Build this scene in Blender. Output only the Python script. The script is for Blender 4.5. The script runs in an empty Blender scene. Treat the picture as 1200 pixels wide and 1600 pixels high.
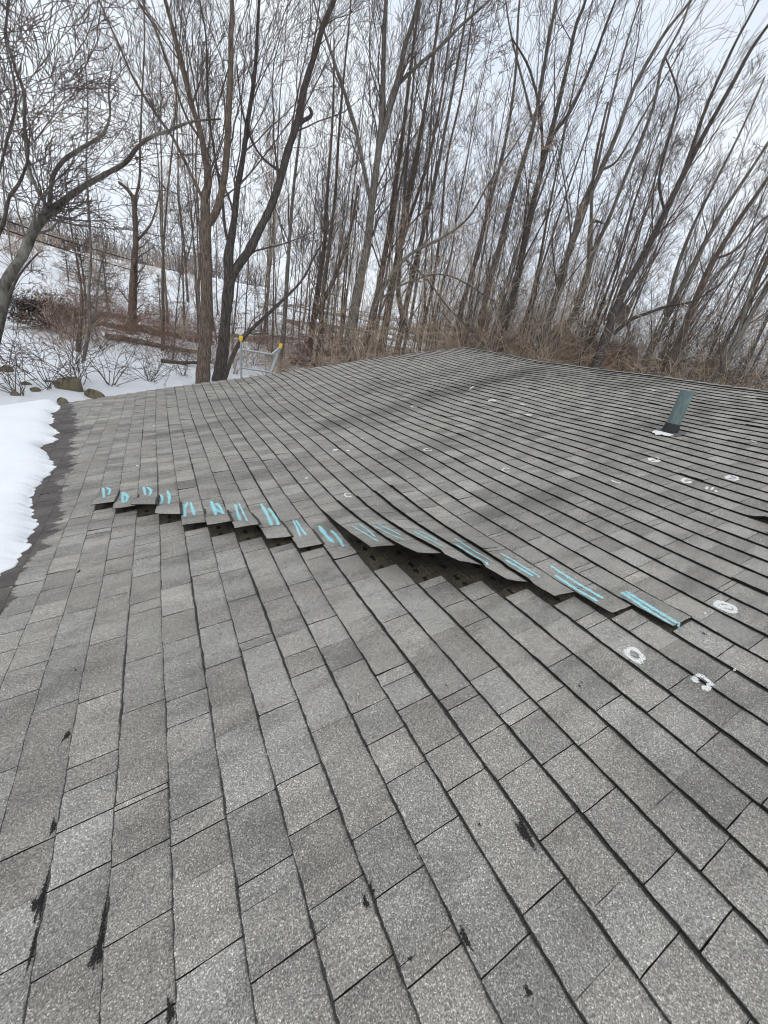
import bpy, math, random
import numpy as np
from math import sin, cos, pi, radians, sqrt
random.seed(7); rng = np.random.default_rng(11)
scene = bpy.context.scene
C = scene.collection

# ------------------------------------------------------------------ camera
TH = radians(14.0)                 # roof pitch
HC = 1.265                         # height of the camera above the roof plane
CT, ST = cos(TH), sin(TH)
FPX = 602.0
d1 = np.array([-.47098, .41000, .78107]); d2 = np.array([.88044, .27341, .38738])
nn = np.cross(d1, d2); nn /= np.linalg.norm(nn)
WY = np.array([0, 1., 0]); WV = np.array([CT, 0, ST]); WN = np.array([-ST, 0, CT])
R3 = np.outer(WY, d1) + np.outer(WV, d2) + np.outer(WN, nn)   # (right, up, forward) -> world
CAM = np.array([-ST*HC, 0, CT*HC])
cam = bpy.data.cameras.new('camera'); camo = bpy.data.objects.new('camera', cam); C.objects.link(camo)
from mathutils import Matrix, Vector
rt, upv, fw = R3[:, 0], R3[:, 1], R3[:, 2]
m = Matrix(((rt[0], upv[0], -fw[0], CAM[0]), (rt[1], upv[1], -fw[1], CAM[1]), (rt[2], upv[2], -fw[2], CAM[2]), (0, 0, 0, 1)))
camo.matrix_world = m
cam.sensor_fit = 'HORIZONTAL'; cam.sensor_width = 36; cam.lens = 36*FPX/1200
cam.clip_start = 0.02; cam.clip_end = 3000
scene.camera = camo

# ------------------------------------------------------------------ sky and light
SUN_EL, SUN_AZ = radians(48), radians(200)
world = bpy.data.worlds.new('World'); scene.world = world; world.use_nodes = True
wn = world.node_tree; wn.nodes.clear()
wo = wn.nodes.new('ShaderNodeOutputWorld'); wb = wn.nodes.new('ShaderNodeBackground')
sky = wn.nodes.new('ShaderNodeTexSky'); sky.sky_type = 'NISHITA'; sky.sun_disc = False
sky.sun_elevation = SUN_EL; sky.sun_rotation = SUN_AZ; sky.air_density = 1.0; sky.dust_density = 2.0
tc = wn.nodes.new('ShaderNodeTexCoord'); nz = wn.nodes.new('ShaderNodeTexNoise')
nz.inputs['Scale'].default_value = 2.2; nz.inputs['Detail'].default_value = 4; nz.inputs['Roughness'].default_value = .45
mp = wn.nodes.new('ShaderNodeMapping'); mp.inputs['Scale'].default_value = (1, 1, 2.6)
wn.links.new(tc.outputs['Generated'], mp.inputs['Vector']); wn.links.new(mp.outputs[0], nz.inputs['Vector'])
cr = wn.nodes.new('ShaderNodeValToRGB')
cr.color_ramp.elements[0].position = .34; cr.color_ramp.elements[0].color = (7.2, 7.85, 8.8, 1)
cr.color_ramp.elements[1].position = .66; cr.color_ramp.elements[1].color = (9.1, 9.45, 9.85, 1)
wn.links.new(nz.outputs[0], cr.inputs[0])
mx = wn.nodes.new('ShaderNodeMix'); mx.data_type = 'RGBA'; mx.inputs[0].default_value = .93   # solid overcast cloud over the clear sky
wn.links.new(sky.outputs[0], mx.inputs[6]); wn.links.new(cr.outputs[0], mx.inputs[7])
wn.links.new(mx.outputs[2], wb.inputs[0]); wb.inputs[1].default_value = .1
wn.links.new(wb.outputs[0], wo.inputs[0])
sun = bpy.data.lights.new('sun', 'SUN'); sun.energy = .55; sun.angle = radians(25); sun.color = (1, .97, .93)
suno = bpy.data.objects.new('sun', sun); C.objects.link(suno)
suno.rotation_euler = (radians(90)-SUN_EL, 0, pi-SUN_AZ)
suno['kind'] = 'helper'
scene.view_settings.view_transform = 'Standard'; scene.view_settings.look = 'None'
scene.view_settings.exposure = 0.22; scene.view_settings.gamma = 1
scene.cycles.pixel_filter_type = 'BLACKMAN_HARRIS'; scene.cycles.filter_width = 1.05
scene.cycles.max_bounces = 5; scene.cycles.transparent_max_bounces = 8

# ------------------------------------------------------------------ helpers
def tag(o, label=None, cat=None, group=None, kind=None):
    if label: o['label'] = label
    if cat: o['category'] = cat
    if group: o['group'] = group
    if kind: o['kind'] = kind
    return o
def link(o, parent=None):
    C.objects.link(o)
    if parent is not None: o.parent = parent
    return o
def empty(name, loc=(0, 0, 0), rz=0):
    o = bpy.data.objects.new(name, None); o.location = loc; o.rotation_euler = (0, 0, rz)
    o.empty_display_size = .2
    C.objects.link(o); return o
def mesh_obj(name, V, F, mats, parent=None, smooth=False, midx=None, org=None):
    V = np.asarray(V, float)
    if org is not None: V = V - np.asarray(org)
    me = bpy.data.meshes.new(name)
    if isinstance(F, np.ndarray):
        k = F.shape[1]; n = F.shape[0]
        me.vertices.add(len(V)); me.vertices.foreach_set('co', V.astype(np.float32).ravel())
        me.loops.add(n*k); me.loops.foreach_set('vertex_index', F.astype(np.int32).ravel())
        me.polygons.add(n); me.polygons.foreach_set('loop_start', np.arange(0, n*k, k, dtype=np.int32))
        me.polygons.foreach_set('loop_total', np.full(n, k, dtype=np.int32))
        me.update(calc_edges=True)
    else:
        me.from_pydata([tuple(v) for v in V], [], F)
    for mt in (mats if isinstance(mats, (list, tuple)) else [mats]): me.materials.append(mt)
    if midx is not None: me.polygons.foreach_set('material_index', np.asarray(midx, dtype=np.int32))
    if smooth: me.polygons.foreach_set('use_smooth', np.ones(len(me.polygons), dtype=bool))
    me.update()
    o = bpy.data.objects.new(name, me)
    return link(o, parent)
def ray(x, y):
    return R3 @ np.array([x-600., 800.-y, FPX])
def at_dist(x, y, r, az=None):
    """point on the pixel ray where it meets the vertical plane r metres away (azimuth az)"""
    d = ray(x, y)
    if az is None: az = d[:2]/np.linalg.norm(d[:2])
    t = r/(d[:2] @ az)
    return CAM + d*t, t*1.0   # t*FPX = depth in metres
class MB:
    """collects boxes, prisms and tubes into one mesh"""
    def __init__(s): s.v = []; s.f = []
    def add(s, V, F):
        b = len(s.v); s.v += [tuple(p) for p in V]; s.f += [tuple(b+i for i in f) for f in F]
    def box(s, c, sz, rot=None):
        a, b, d = [q/2 for q in sz]; V = []
        for z in (-d, d):
            for x, y in ((-a, -b), (a, -b), (a, b), (-a, b)):
                p = Vector((x, y, z))
                if rot is not None: p = rot @ p
                V.append((p[0]+c[0], p[1]+c[1], p[2]+c[2]))
        s.add(V, [(0, 3, 2, 1), (4, 5, 6, 7), (0, 1, 5, 4), (1, 2, 6, 5), (2, 3, 7, 6), (3, 0, 4, 7)])
    def tube(s, pts, rad, k=12, cap=True):
        pts = [np.asarray(p, float) for p in pts]
        rad = rad if hasattr(rad, '__len__') else [rad]*len(pts)
        V = []; ref = None
        for i, p in enumerate(pts):
            t = pts[min(i+1, len(pts)-1)]-pts[max(i-1, 0)]; t /= np.linalg.norm(t)
            if ref is None:
                ref = np.cross(t, [0, 0, 1.]) if abs(t[2]) < .9 else np.cross(t, [1., 0, 0])
            a = ref - t*(ref @ t); a /= np.linalg.norm(a); b = np.cross(t, a); ref = a
            for j in range(k):
                q = 2*pi*j/k; V.append(p+rad[i]*(a*cos(q)+b*sin(q)))
        F = []
        for i in range(len(pts)-1):
            for j in range(k):
                F.append((i*k+j, i*k+(j+1) % k, (i+1)*k+(j+1) % k, (i+1)*k+j))
        if cap: F.append(tuple(range(k-1, -1, -1))); F.append(tuple((len(pts)-1)*k+j for j in range(k)))
        s.add(V, F)
    def build(s, name, mat, parent=None, smooth=False):
        return mesh_obj(name, s.v, s.f, mat, parent, smooth)

# ------------------------------------------------------------------ materials
def new_mat(name):
    mt = bpy.data.materials.new(name); mt.use_nodes = True
    nt = mt.node_tree; bs = nt.nodes['Principled BSDF']
    return mt, nt, bs
def N(nt, kind, **kw):
    n = nt.nodes.new('ShaderNode'+kind)
    for k, v in kw.items():
        if k in n.inputs: n.inputs[k].default_value = v
        else: setattr(n, k, v)
    return n
def L(nt, a, b): nt.links.new(a, b)
def ramp(nt, src, stops):
    r = nt.nodes.new('ShaderNodeValToRGB'); e = r.color_ramp.elements
    while len(e) < len(stops): e.new(.5)
    for q, (p, c) in zip(e, stops):
        q.position = p; q.color = (c[0], c[1], c[2], 1) if hasattr(c, '__len__') else (c, c, c, 1)
    L(nt, src, r.inputs[0]); return r
def mixc(nt, fac, a, b, mode='MIX'):
    mnode = nt.nodes.new('ShaderNodeMix'); mnode.data_type = 'RGBA'; mnode.blend_type = mode
    for inp, val in ((0, fac), (6, a), (7, b)):
        if hasattr(val, 'is_output'): L(nt, val, mnode.inputs[inp])
        elif inp == 0: mnode.inputs[0].default_value = val
        else: mnode.inputs[inp].default_value = (val[0], val[1], val[2], 1)
    return mnode.outputs[2]
def math_(nt, op, a, b=None, c=None, clamp=False):
    q = nt.nodes.new('ShaderNodeMath'); q.operation = op; q.use_clamp = clamp
    for i, val in enumerate((a, b, c)):
        if val is None: continue
        if hasattr(val, 'is_output'): L(nt, val, q.inputs[i])
        else: q.inputs[i].default_value = val
    return q.outputs[0]
def simple(name, col, rough=.7, metal=0, nscale=None, namt=.3, spec=.3):
    mt, nt, bs = new_mat(name); bs.inputs['Roughness'].default_value = rough; bs.inputs['Metallic'].default_value = metal
    bs.inputs['Specular IOR Level'].default_value = spec
    if nscale:
        t = N(nt, 'TexCoord'); n = N(nt, 'TexNoise', Scale=nscale, Detail=5.0); L(nt, t.outputs['Object'], n.inputs['Vector'])
        r = ramp(nt, n.outputs[0], [(.3, [c*(1-namt) for c in col]), (.7, [min(1, c*(1+namt)) for c in col])])
        L(nt, r.outputs[0], bs.inputs['Base Color'])
        b = N(nt, 'Bump', Strength=.3, Distance=.01); L(nt, n.outputs[0], b.inputs['Height']); L(nt, b.outputs[0], bs.inputs['Normal'])
    else: bs.inputs['Base Color'].default_value = (*col, 1)
    return mt

def shingle_mat():
    mt, nt, bs = new_mat('asphalt_shingle')
    t = N(nt, 'TexCoord'); ob = t.outputs['Object']
    at = N(nt, 'Attribute', attribute_name='tone'); tone = at.outputs['Color']
    uvn = N(nt, 'UVMap', uv_map='local'); sx = N(nt, 'SeparateXYZ'); L(nt, uvn.outputs[0], sx.inputs[0])
    uco, vco = sx.outputs[0], sx.outputs[1]
    # granules: pale, mid and dark grains in two sizes
    g1 = N(nt, 'TexNoise', Scale=250.0, Detail=3.0, Roughness=.75); L(nt, ob, g1.inputs['Vector'])
    g2 = N(nt, 'TexVoronoi', Scale=430.0); L(nt, ob, g2.inputs['Vector'])
    sep = N(nt, 'SeparateColor'); L(nt, g2.outputs['Color'], sep.inputs[0])
    c1 = ramp(nt, g1.outputs[0], [(.34, (.07, .07, .071)), (.46, (.18, .18, .177)), (.56, (.30, .299, .29)), (.68, (.75, .745, .715))])
    c2 = ramp(nt, sep.outputs[0], [(.0, (.07, .07, .07)), (.35, (.19, .19, .187)), (.78, (.31, .308, .30)), (.92, (.5, .495, .48)), (1, (1, .99, .96))])
    col = mixc(nt, .5, c1.outputs[0], c2.outputs[0])
    # blend weathering inside the tab and across the roof
    mp3 = N(nt, 'Mapping'); mp3.inputs['Scale'].default_value = (.35, 1, .35); L(nt, ob, mp3.inputs['Vector'])
    g3 = N(nt, 'TexNoise', Scale=9.0, Detail=4.0, Roughness=.6); L(nt, mp3.outputs[0], g3.inputs['Vector'])
    w3 = ramp(nt, g3.outputs[0], [(.34, .76), (.5, 1.0), (.66, 1.14)])
    col = mixc(nt, 1.0, col, w3.outputs[0], 'MULTIPLY')
    col = mixc(nt, 1.0, col, (1.18, 1.12, 1.03), 'MULTIPLY')
    col = mixc(nt, 1.0, col, tone, 'MULTIPLY')
    # algae / soot streaks that run up the slope
    mpn = N(nt, 'Mapping'); mpn.inputs['Scale'].default_value = (.34, 1.15, .3); mpn.inputs['Rotation'].default_value = (0, 0, radians(12))
    L(nt, ob, mpn.inputs['Vector'])
    g4 = N(nt, 'TexNoise', Scale=1.25, Detail=3.0, Roughness=.5); L(nt, mpn.outputs[0], g4.inputs['Vector'])
    w4 = ramp(nt, g4.outputs[0], [(.30, (.66, .66, .67)), (.40, (.90, .90, .90)), (.52, (1.0, 1.0, 1.0)), (.7,(1.05,1.05,1.03))])
    col = mixc(nt, 1.0, col, w4.outputs[0], 'MULTIPLY')
    # shadow line painted into the colour beneath the butt above, bare asphalt along the worn lower edge
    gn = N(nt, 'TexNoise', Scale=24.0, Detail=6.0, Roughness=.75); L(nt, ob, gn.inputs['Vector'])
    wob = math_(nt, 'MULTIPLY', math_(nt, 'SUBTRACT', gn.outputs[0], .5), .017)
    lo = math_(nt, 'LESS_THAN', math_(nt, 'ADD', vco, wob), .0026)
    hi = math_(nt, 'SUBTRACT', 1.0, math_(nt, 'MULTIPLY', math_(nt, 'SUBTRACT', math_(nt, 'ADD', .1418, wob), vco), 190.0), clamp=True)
    shade_wear = math_(nt, 'MAXIMUM', lo, hi)
    col = mixc(nt, math_(nt, 'MULTIPLY', shade_wear, .86), col, (.022, .021, .021))
    # sparse dark scuffs
    gs = N(nt, 'TexNoise', Scale=5.5, Detail=6.0, Roughness=.7); L(nt, ob, gs.inputs['Vector'])
    sc = ramp(nt, gs.outputs[0], [(.735, 0), (.76, .75)])
    col = mixc(nt, sc.outputs[0], col, (.03, .03, .03))
    # meltwater below the snow: wet shingles
    mask = N(nt, 'Attribute', attribute_name='wet')
    g5 = N(nt, 'TexNoise', Scale=6.0, Detail=5.0, Roughness=.65)
    mp5 = N(nt, 'Mapping'); mp5.inputs['Scale'].default_value = (.55, 1.7, 1); L(nt, ob, mp5.inputs['Vector']); L(nt, mp5.outputs[0], g5.inputs['Vector'])
    wv = math_(nt, 'ADD', mask.outputs['Fac'], math_(nt, 'MULTIPLY', math_(nt, 'SUBTRACT', g5.outputs[0], .5), 1.0))
    wet = math_(nt, 'MULTIPLY', math_(nt, 'SUBTRACT', wv, .485), 28.0, clamp=True)
    wcol = mixc(nt, 1.0, col, (.36, .335, .345), 'MULTIPLY')
    col = mixc(nt, wet, col, wcol)
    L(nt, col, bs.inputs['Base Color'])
    L(nt, math_(nt, 'SUBTRACT', .93, math_(nt, 'MULTIPLY', wet, .28)), bs.inputs['Roughness'])
    bs.inputs['Specular IOR Level'].default_value = .25
    bp = N(nt, 'Bump', Strength=.55, Distance=.0016); L(nt, g1.outputs[0], bp.inputs['Height']); L(nt, bp.outputs[0], bs.inputs['Normal'])
    return mt
M = {}
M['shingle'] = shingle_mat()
M['edge'] = simple('shingle_cut_edge', (.016, .015, .015), .95, nscale=90, namt=.5)
def underlay_mat():
    mt, nt, bs = new_mat('exposed_headlap')
    t = N(nt, 'TexCoord'); ob = t.outputs['Object']
    n1 = N(nt, 'TexNoise', Scale=120.0, Detail=5.0, Roughness=.8); L(nt, ob, n1.inputs['Vector'])
    n2 = N(nt, 'TexNoise', Scale=7.0, Detail=4.0); L(nt, ob, n2.inputs['Vector'])
    a = ramp(nt, n1.outputs[0], [(.35, (.03, .026, .02)), (.55, (.09, .077, .06)), (.72, (.28, .24, .18))])
    b = ramp(nt, n2.outputs[0], [(.35, (.55, .5, .45)), (.65, (1.25, 1.2, 1.05))])
    L(nt, mixc(nt, 1.0, a.outputs[0], b.outputs[0], 'MULTIPLY'), bs.inputs['Base Color']); bs.inputs['Roughness'].default_value = .95
    return mt
M['under'] = underlay_mat()
M['tar'] = simple('tar', (.014, .013, .013), .55, nscale=60, namt=.5)
def chalk(name, col, thr):
    mt, nt, bs = new_mat(name)
    t = N(nt, 'TexCoord'); n1 = N(nt, 'TexNoise', Scale=230.0, Detail=4.0, Roughness=.75); L(nt, t.outputs['Object'], n1.inputs['Vector'])
    uvn = N(nt, 'UVMap', uv_map='local'); sx = N(nt, 'SeparateXYZ'); L(nt, uvn.outputs[0], sx.inputs[0])
    e = math_(nt, 'MULTIPLY', math_(nt, 'POWER', math_(nt, 'ABSOLUTE', sx.outputs[0]), 2.5), .17)
    al = math_(nt, 'MULTIPLY', math_(nt, 'SUBTRACT', n1.outputs[0], math_(nt, 'ADD', e, thr)), 16.0, clamp=True)
    L(nt, math_(nt, 'MULTIPLY', al, .93), bs.inputs['Alpha'])
    bs.inputs['Base Color'].default_value = (*col, 1); bs.inputs['Roughness'].default_value = 1; bs.inputs['Specular IOR Level'].default_value = 0
    return mt
M['cyan'] = chalk('blue_chalk', (.42, .80, .86), .405)
M['white'] = chalk('white_chalk', (.84, .84, .82), .375)
M['tar_soft'] = chalk('worn_granules', (.03, .029, .029), .33)
M['sealant'] = simple('white_sealant', (.82, .82, .80), .6, nscale=30, namt=.06)
def snow_mat():
    mt, nt, bs = new_mat('roof_snow')
    t = N(nt, 'TexCoord'); n1 = N(nt, 'TexNoise', Scale=3.0, Detail=6.0, Roughness=.55); L(nt, t.outputs['Object'], n1.inputs['Vector'])
    n2 = N(nt, 'TexNoise', Scale=60.0, Detail=4.0, Roughness=.7); L(nt, t.outputs['Object'], n2.inputs['Vector'])
    r = ramp(nt, n1.outputs[0], [(.3, (.84, .875, .91)), (.7, (.90, .915, .93))]);
    n4 = N(nt, 'TexNoise', Scale=38.0, Detail=3.0, Roughness=.6); L(nt, t.outputs['Object'], n4.inputs['Vector'])
    db = ramp(nt, n4.outputs[0], [(.70, 0), (.74, .5)])
    L(nt, mixc(nt, db.outputs[0], r.outputs[0], (.30, .26, .21)), bs.inputs['Base Color'])
    bs.inputs['Roughness'].default_value = .7; bs.inputs['Specular IOR Level'].default_value = .2
    h = math_(nt, 'ADD', n1.outputs[0], math_(nt, 'MULTIPLY', n2.outputs[0], .12))
    b = N(nt, 'Bump', Strength=.35, Distance=.05); L(nt, h, b.inputs['Height']); L(nt, b.outputs[0], bs.inputs['Normal'])
    bs.inputs['Subsurface Weight'].default_value = .15; bs.inputs['Subsurface Radius'].default_value = (.03, .05, .07)
    return mt
M['snow'] = snow_mat()
def ground_mat():
    mt, nt, bs = new_mat('snowy_ground')
    t = N(nt, 'TexCoord'); ob = t.outputs['Object']
    n1 = N(nt, 'TexNoise', Scale=.42, Detail=9.0, Roughness=.66); L(nt, ob, n1.inputs['Vector'])
    n2 = N(nt, 'TexNoise', Scale=9.0, Detail=6.0, Roughness=.7); L(nt, ob, n2.inputs['Vector'])
    n3 = N(nt, 'TexNoise', Scale=26.0, Detail=5.0, Roughness=.8); L(nt, ob, n3.inputs['Vector'])
    lit = ramp(nt, n3.outputs[0], [(.32, (.045, .032, .022)), (.5, (.13, .095, .065)), (.68, (.26, .20, .14))])
    sn = ramp(nt, n2.outputs[0], [(.35, (.80, .83, .87)), (.65, (.88, .90, .92))])
    bare = N(nt, 'Attribute', attribute_name='bare')
    k = math_(nt, 'ADD', math_(nt, 'ADD', n1.outputs[0], math_(nt, 'MULTIPLY', math_(nt, 'SUBTRACT', n2.outputs[0], .5), .22)), math_(nt, 'MULTIPLY', bare.outputs['Fac'], .42))
    f = math_(nt, 'MULTIPLY', math_(nt, 'SUBTRACT', k, .665), 30.0, clamp=True)
    L(nt, mixc(nt, f, sn.outputs[0], lit.outputs[0]), bs.inputs['Base Color']); bs.inputs['Roughness'].default_value = .85
    b = N(nt, 'Bump', Strength=.6, Distance=.12); L(nt, n2.outputs[0], b.inputs['Height']); L(nt, b.outputs[0], bs.inputs['Normal'])
    return mt
M['ground'] = ground_mat()
def bark(name, a, b_, scale=7.0, lichen=None):
    mt, nt, bs = new_mat(name)
    t = N(nt, 'TexCoord'); mpn = N(nt, 'Mapping'); mpn.inputs['Scale'].default_value = (1, 1, .22); L(nt, t.outputs['Object'], mpn.inputs['Vector'])
    n1 = N(nt, 'TexNoise', Scale=scale*3.5, Detail=6.0, Roughness=.7); L(nt, mpn.outputs[0], n1.inputs['Vector'])
    r = ramp(nt, n1.outputs[0], [(.34, a), (.64, b_)]); col = r.outputs[0]
    n2 = N(nt, 'TexNoise', Scale=1.7, Detail=5.0, Roughness=.65); L(nt, t.outputs['Object'], n2.inputs['Vector'])
    if lichen:
        l = ramp(nt, n2.outputs[0], [(.5, 0), (.58, .8)]); col = mixc(nt, l.outputs[0], col, lichen)
        d = ramp(nt, n2.outputs[0], [(.36, .7), (.42, 0)]); col = mixc(nt, d.outputs[0], col, (.05, .05, .035))
    L(nt, col, bs.inputs['Base Color']); bs.inputs['Roughness'].default_value = .92; bs.inputs['Specular IOR Level'].default_value = .15
    b = N(nt, 'Bump', Strength=.8, Distance=.03); L(nt, n1.outputs[0], b.inputs['Height']); L(nt, b.outputs[0], bs.inputs['Normal'])
    return mt
M['bark_brown'] = bark('brown_bark', (.050, .039, .031), (.215, .168, .132))
M['bark_grey'] = bark('grey_bark', (.065, .058, .050), (.25, .225, .195))
M['bark_pale'] = bark('pale_lichen_bark', (.055, .050, .042), (.20, .185, .16), 6, lichen=(.25, .25, .205))
M['bark_dark'] = bark('dark_bark', (.032, .028, .027), (.14, .12, .108))
M['twig'] = simple('twig_bark', (.12, .095, .084), .9, nscale=3, namt=.35, spec=.1)
M['twig_grey'] = simple('grey_twig_bark', (.15, .13, .118), .9, nscale=3, namt=.35, spec=.1)
M['twig_tan'] = simple('tan_twig_bark', (.44, .35, .27), .9, nscale=3, namt=.35, spec=.1)
M['twig_red'] = simple('red_twig_bark', (.26, .165, .128), .9, nscale=3, namt=.35, spec=.1)
M['rock'] = bark('rock', (.05, .042, .032), (.24, .20, .15), 3, lichen=(.17, .155, .10))
M['alu'] = simple('aluminium', (.42, .44, .45), .5, metal=.75, nscale=20, namt=.12, spec=.5)
M['yellow'] = simple('yellow_rubber', (.85, .55, .03), .6, nscale=20, namt=.1)
def pipe_mat():
    mt, nt, bs = new_mat('weathered_green_pipe')
    t = N(nt, 'TexCoord'); mpn = N(nt, 'Mapping'); mpn.inputs['Scale'].default_value = (1, 1, .25); L(nt, t.outputs['Object'], mpn.inputs['Vector'])
    n1 = N(nt, 'TexNoise', Scale=26.0, Detail=6.0, Roughness=.7); L(nt, mpn.outputs[0], n1.inputs['Vector'])
    r = ramp(nt, n1.outputs[0], [(.3, (.07, .105, .11)), (.55, (.145, .20, .195)), (.75, (.25, .32, .295))])
    L(nt, r.outputs[0], bs.inputs['Base Color']); bs.inputs['Roughness'].default_value = .6
    return mt
M['pipe'] = pipe_mat()
M['lead'] = simple('grey_flashing', (.12, .12, .12), .7, nscale=20, namt=.3)
M['rubber'] = simple('black_rubber', (.03, .032, .035), .6, nscale=20, namt=.3)
M['siding'] = simple('cream_siding', (.55, .52, .45), .7, nscale=6, namt=.06)
M['trim'] = simple('white_trim', (.72, .72, .70), .6, nscale=8, namt=.05)
M['brick'] = simple('far_brick', (.22, .10, .062), .9, nscale=8, namt=.35)
M['tan_wall'] = simple('orange_brown_wall', (.36, .15, .06), .9, nscale=5, namt=.2)
M['stone'] = simple('chimney_stone', (.16, .14, .12), .9, nscale=7, namt=.35)
M['cream'] = simple('cream_paint', (.72, .62, .42), .7, nscale=5, namt=.08)
M['glass'] = simple('window_glass', (.03, .035, .04), .12, spec=.6)
M['needle'] = simple('pine_needles', (.045, .062, .035), .8, nscale=4, namt=.4)
M['cable'] = simple('cable', (.02, .02, .022), .7)
M['road'] = simple('wet_road', (.17, .17, .175), .8, nscale=1.5, namt=.25)

# ------------------------------------------------------------------ roof geometry
E_ = .113*HC; V0 = -.276*HC
IMIN, IMAX = -16, 45
VR = V0 + 46*E_; VE = V0 + IMIN*E_
def sstep(x):
    x = np.clip(x, 0, 1); return x*x*(3-2*x)
def rake(v): return 7.80 + .045*v - .10*np.clip((v-4.8)/1.4, 0, 1)**2
def P(u, v, w):
    """roof coordinates -> world; the deck rises a little towards the rake and dips slightly elsewhere"""
    s = sstep((u/HC-4.2)/2.0)
    v = v + .034*HC*s
    w = w + .058*HC*s + .006*np.sin(u*1.9+v*1.3) + .004*np.sin(u*4.3-v*2.1)
    return np.stack([v*CT-w*ST, u, v*ST+w*CT], -1)
UE = {-3: (3.21, .050, .042), -2: (3.05, .045, .038), -1: (2.90, .105, .072), 0: (2.70, .088, .048), 1: (2.51, .050, .035),
      2: (2.335, .092, .082), 3: (2.17, .100, .090), 4: (1.995, .068, .045), 5: (1.85, .030, .020), 6: (1.682, .006, .006),
      7: (1.486, .150, .120), 8: (1.275, .190, .140), 9: (1.135, .165, .092), 10: (.972, .105, .038), 11: (.82, .052, .022),
      12: (.642, .030, .016), 13: (.475, .020, .013)}
def LLEN(i): return .42 if i < 7 else (.88 if i < 11 else .5)
def lift(i, u, v):
    w = 0*u
    if i in UE:
        ue, wl, wr = UE[i]
        f = np.clip((v-(V0+i*E_))/E_, 0, 1.3)
        s = np.clip((u-ue)/LLEN(i), 0, 1)
        dec = (1-s)**1.25*(1-.25*s*s) if i >= 7 else (1-sstep(s))
        W = wl+(wr-wl)*f + (.002 if i < 7 else .003)*np.sin(pi*np.clip(f, 0, 1))*(1 if i % 2 else -1)
        w = w + np.where(u >= ue-1e-6, W*dec, 0)
        if i-1 in UE and 8 <= i <= 11:      # a raised course always rides on top of the one below it
            under = lift(i-1, u, np.full_like(u, V0+i*E_)); own = wl*dec
            w = w + np.where((under > .003) & (u >= ue-1e-6), np.maximum(0, under+.009-own), 0)*(1-.75*np.clip(f, 0, 1))
    if i == IK:
        f = np.clip((v-(V0+i*E_))/E_, 0, 1)
        w = w + .040*sstep((UK-u)/.12)*(1-f)**1.2
    return w
_d = ray(1168, 804); _t = -(CAM @ WN)/(_d @ WN); _p = CAM+_d*_t
IK = int(round(((_p @ WV)-V0)/E_)); UK = _p[1]
TB = .0088
def surf_w(i, u, v):
    f = (v-(V0+i*E_))/E_
    return TB*(1-f) + lift(i, u, v)
def hit(x, y):
    if 130 < x < 1095 and 740 < y < 1000 and y > 690+.24*x*.9:
        d = ray(x, y); c0 = CAM @ WN; dn = d @ WN
        def gap(t):
            p = CAM+d*t; u, v, w = p[1], p @ WV, p @ WN
            i = int(math.floor((v-V0)/E_))
            return w-float(surf_w(i, np.array(u), np.array(v))), u, v, i
        ta, tb = (.24-c0)/dn, (-.002-c0)/dn; n = 70; prev = ta
        for k in range(1, n+1):
            t = ta+(tb-ta)*k/n; g = gap(t)
            if g[0] <= 0:
                lo, hi = prev, t
                for _ in range(9):
                    m_ = (lo+hi)/2
                    if gap(m_)[0] <= 0: hi = m_
                    else: lo = m_
                g = gap(hi); return g[1], g[2], float(surf_w(g[3], np.array(g[1]), np.array(g[2])))
            prev = t
    return hit_flat(x, y)
def hit_flat(x, y):
    """pixel -> (u, v, w) on the shingled surface"""
    d = ray(x, y); w = 0.
    for _ in range(40):
        t = (w-CAM @ WN)/(d @ WN); p = CAM+d*t
        u, v = p[1], p @ WV
        s = float(sstep((u/HC-4.2)/2.0)); v2 = v-.034*HC*s
        i = int(math.floor((v2-V0)/E_))
        wn_ = float(surf_w(i, np.array(u), np.array(v2)))+.058*HC*s
        w = .6*w+.4*wn_
    return u, v2, float(surf_w(i, np.array(u), np.array(v2)))
WETU = [2.1, 2.5, 3.0, 3.4, 4.0, 4.4, 5.0, 5.5, 5.9, 6.3, 6.8, 7.3, 7.9]
WETV = [-1.08, -1.04, -.99, -1.01, -1.09, -1.08, -1.13, -1.22, -1.2, -1.3, -1.36, -1.45, -1.6]
def wetf(u, v):
    vl = np.interp(u, WETU, WETV)
    vl = np.where(u < 2.1, -1.08-(2.1-u)*.28, vl)
    return np.clip(.5-(v-vl)*2.6, 0, 1)

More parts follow.
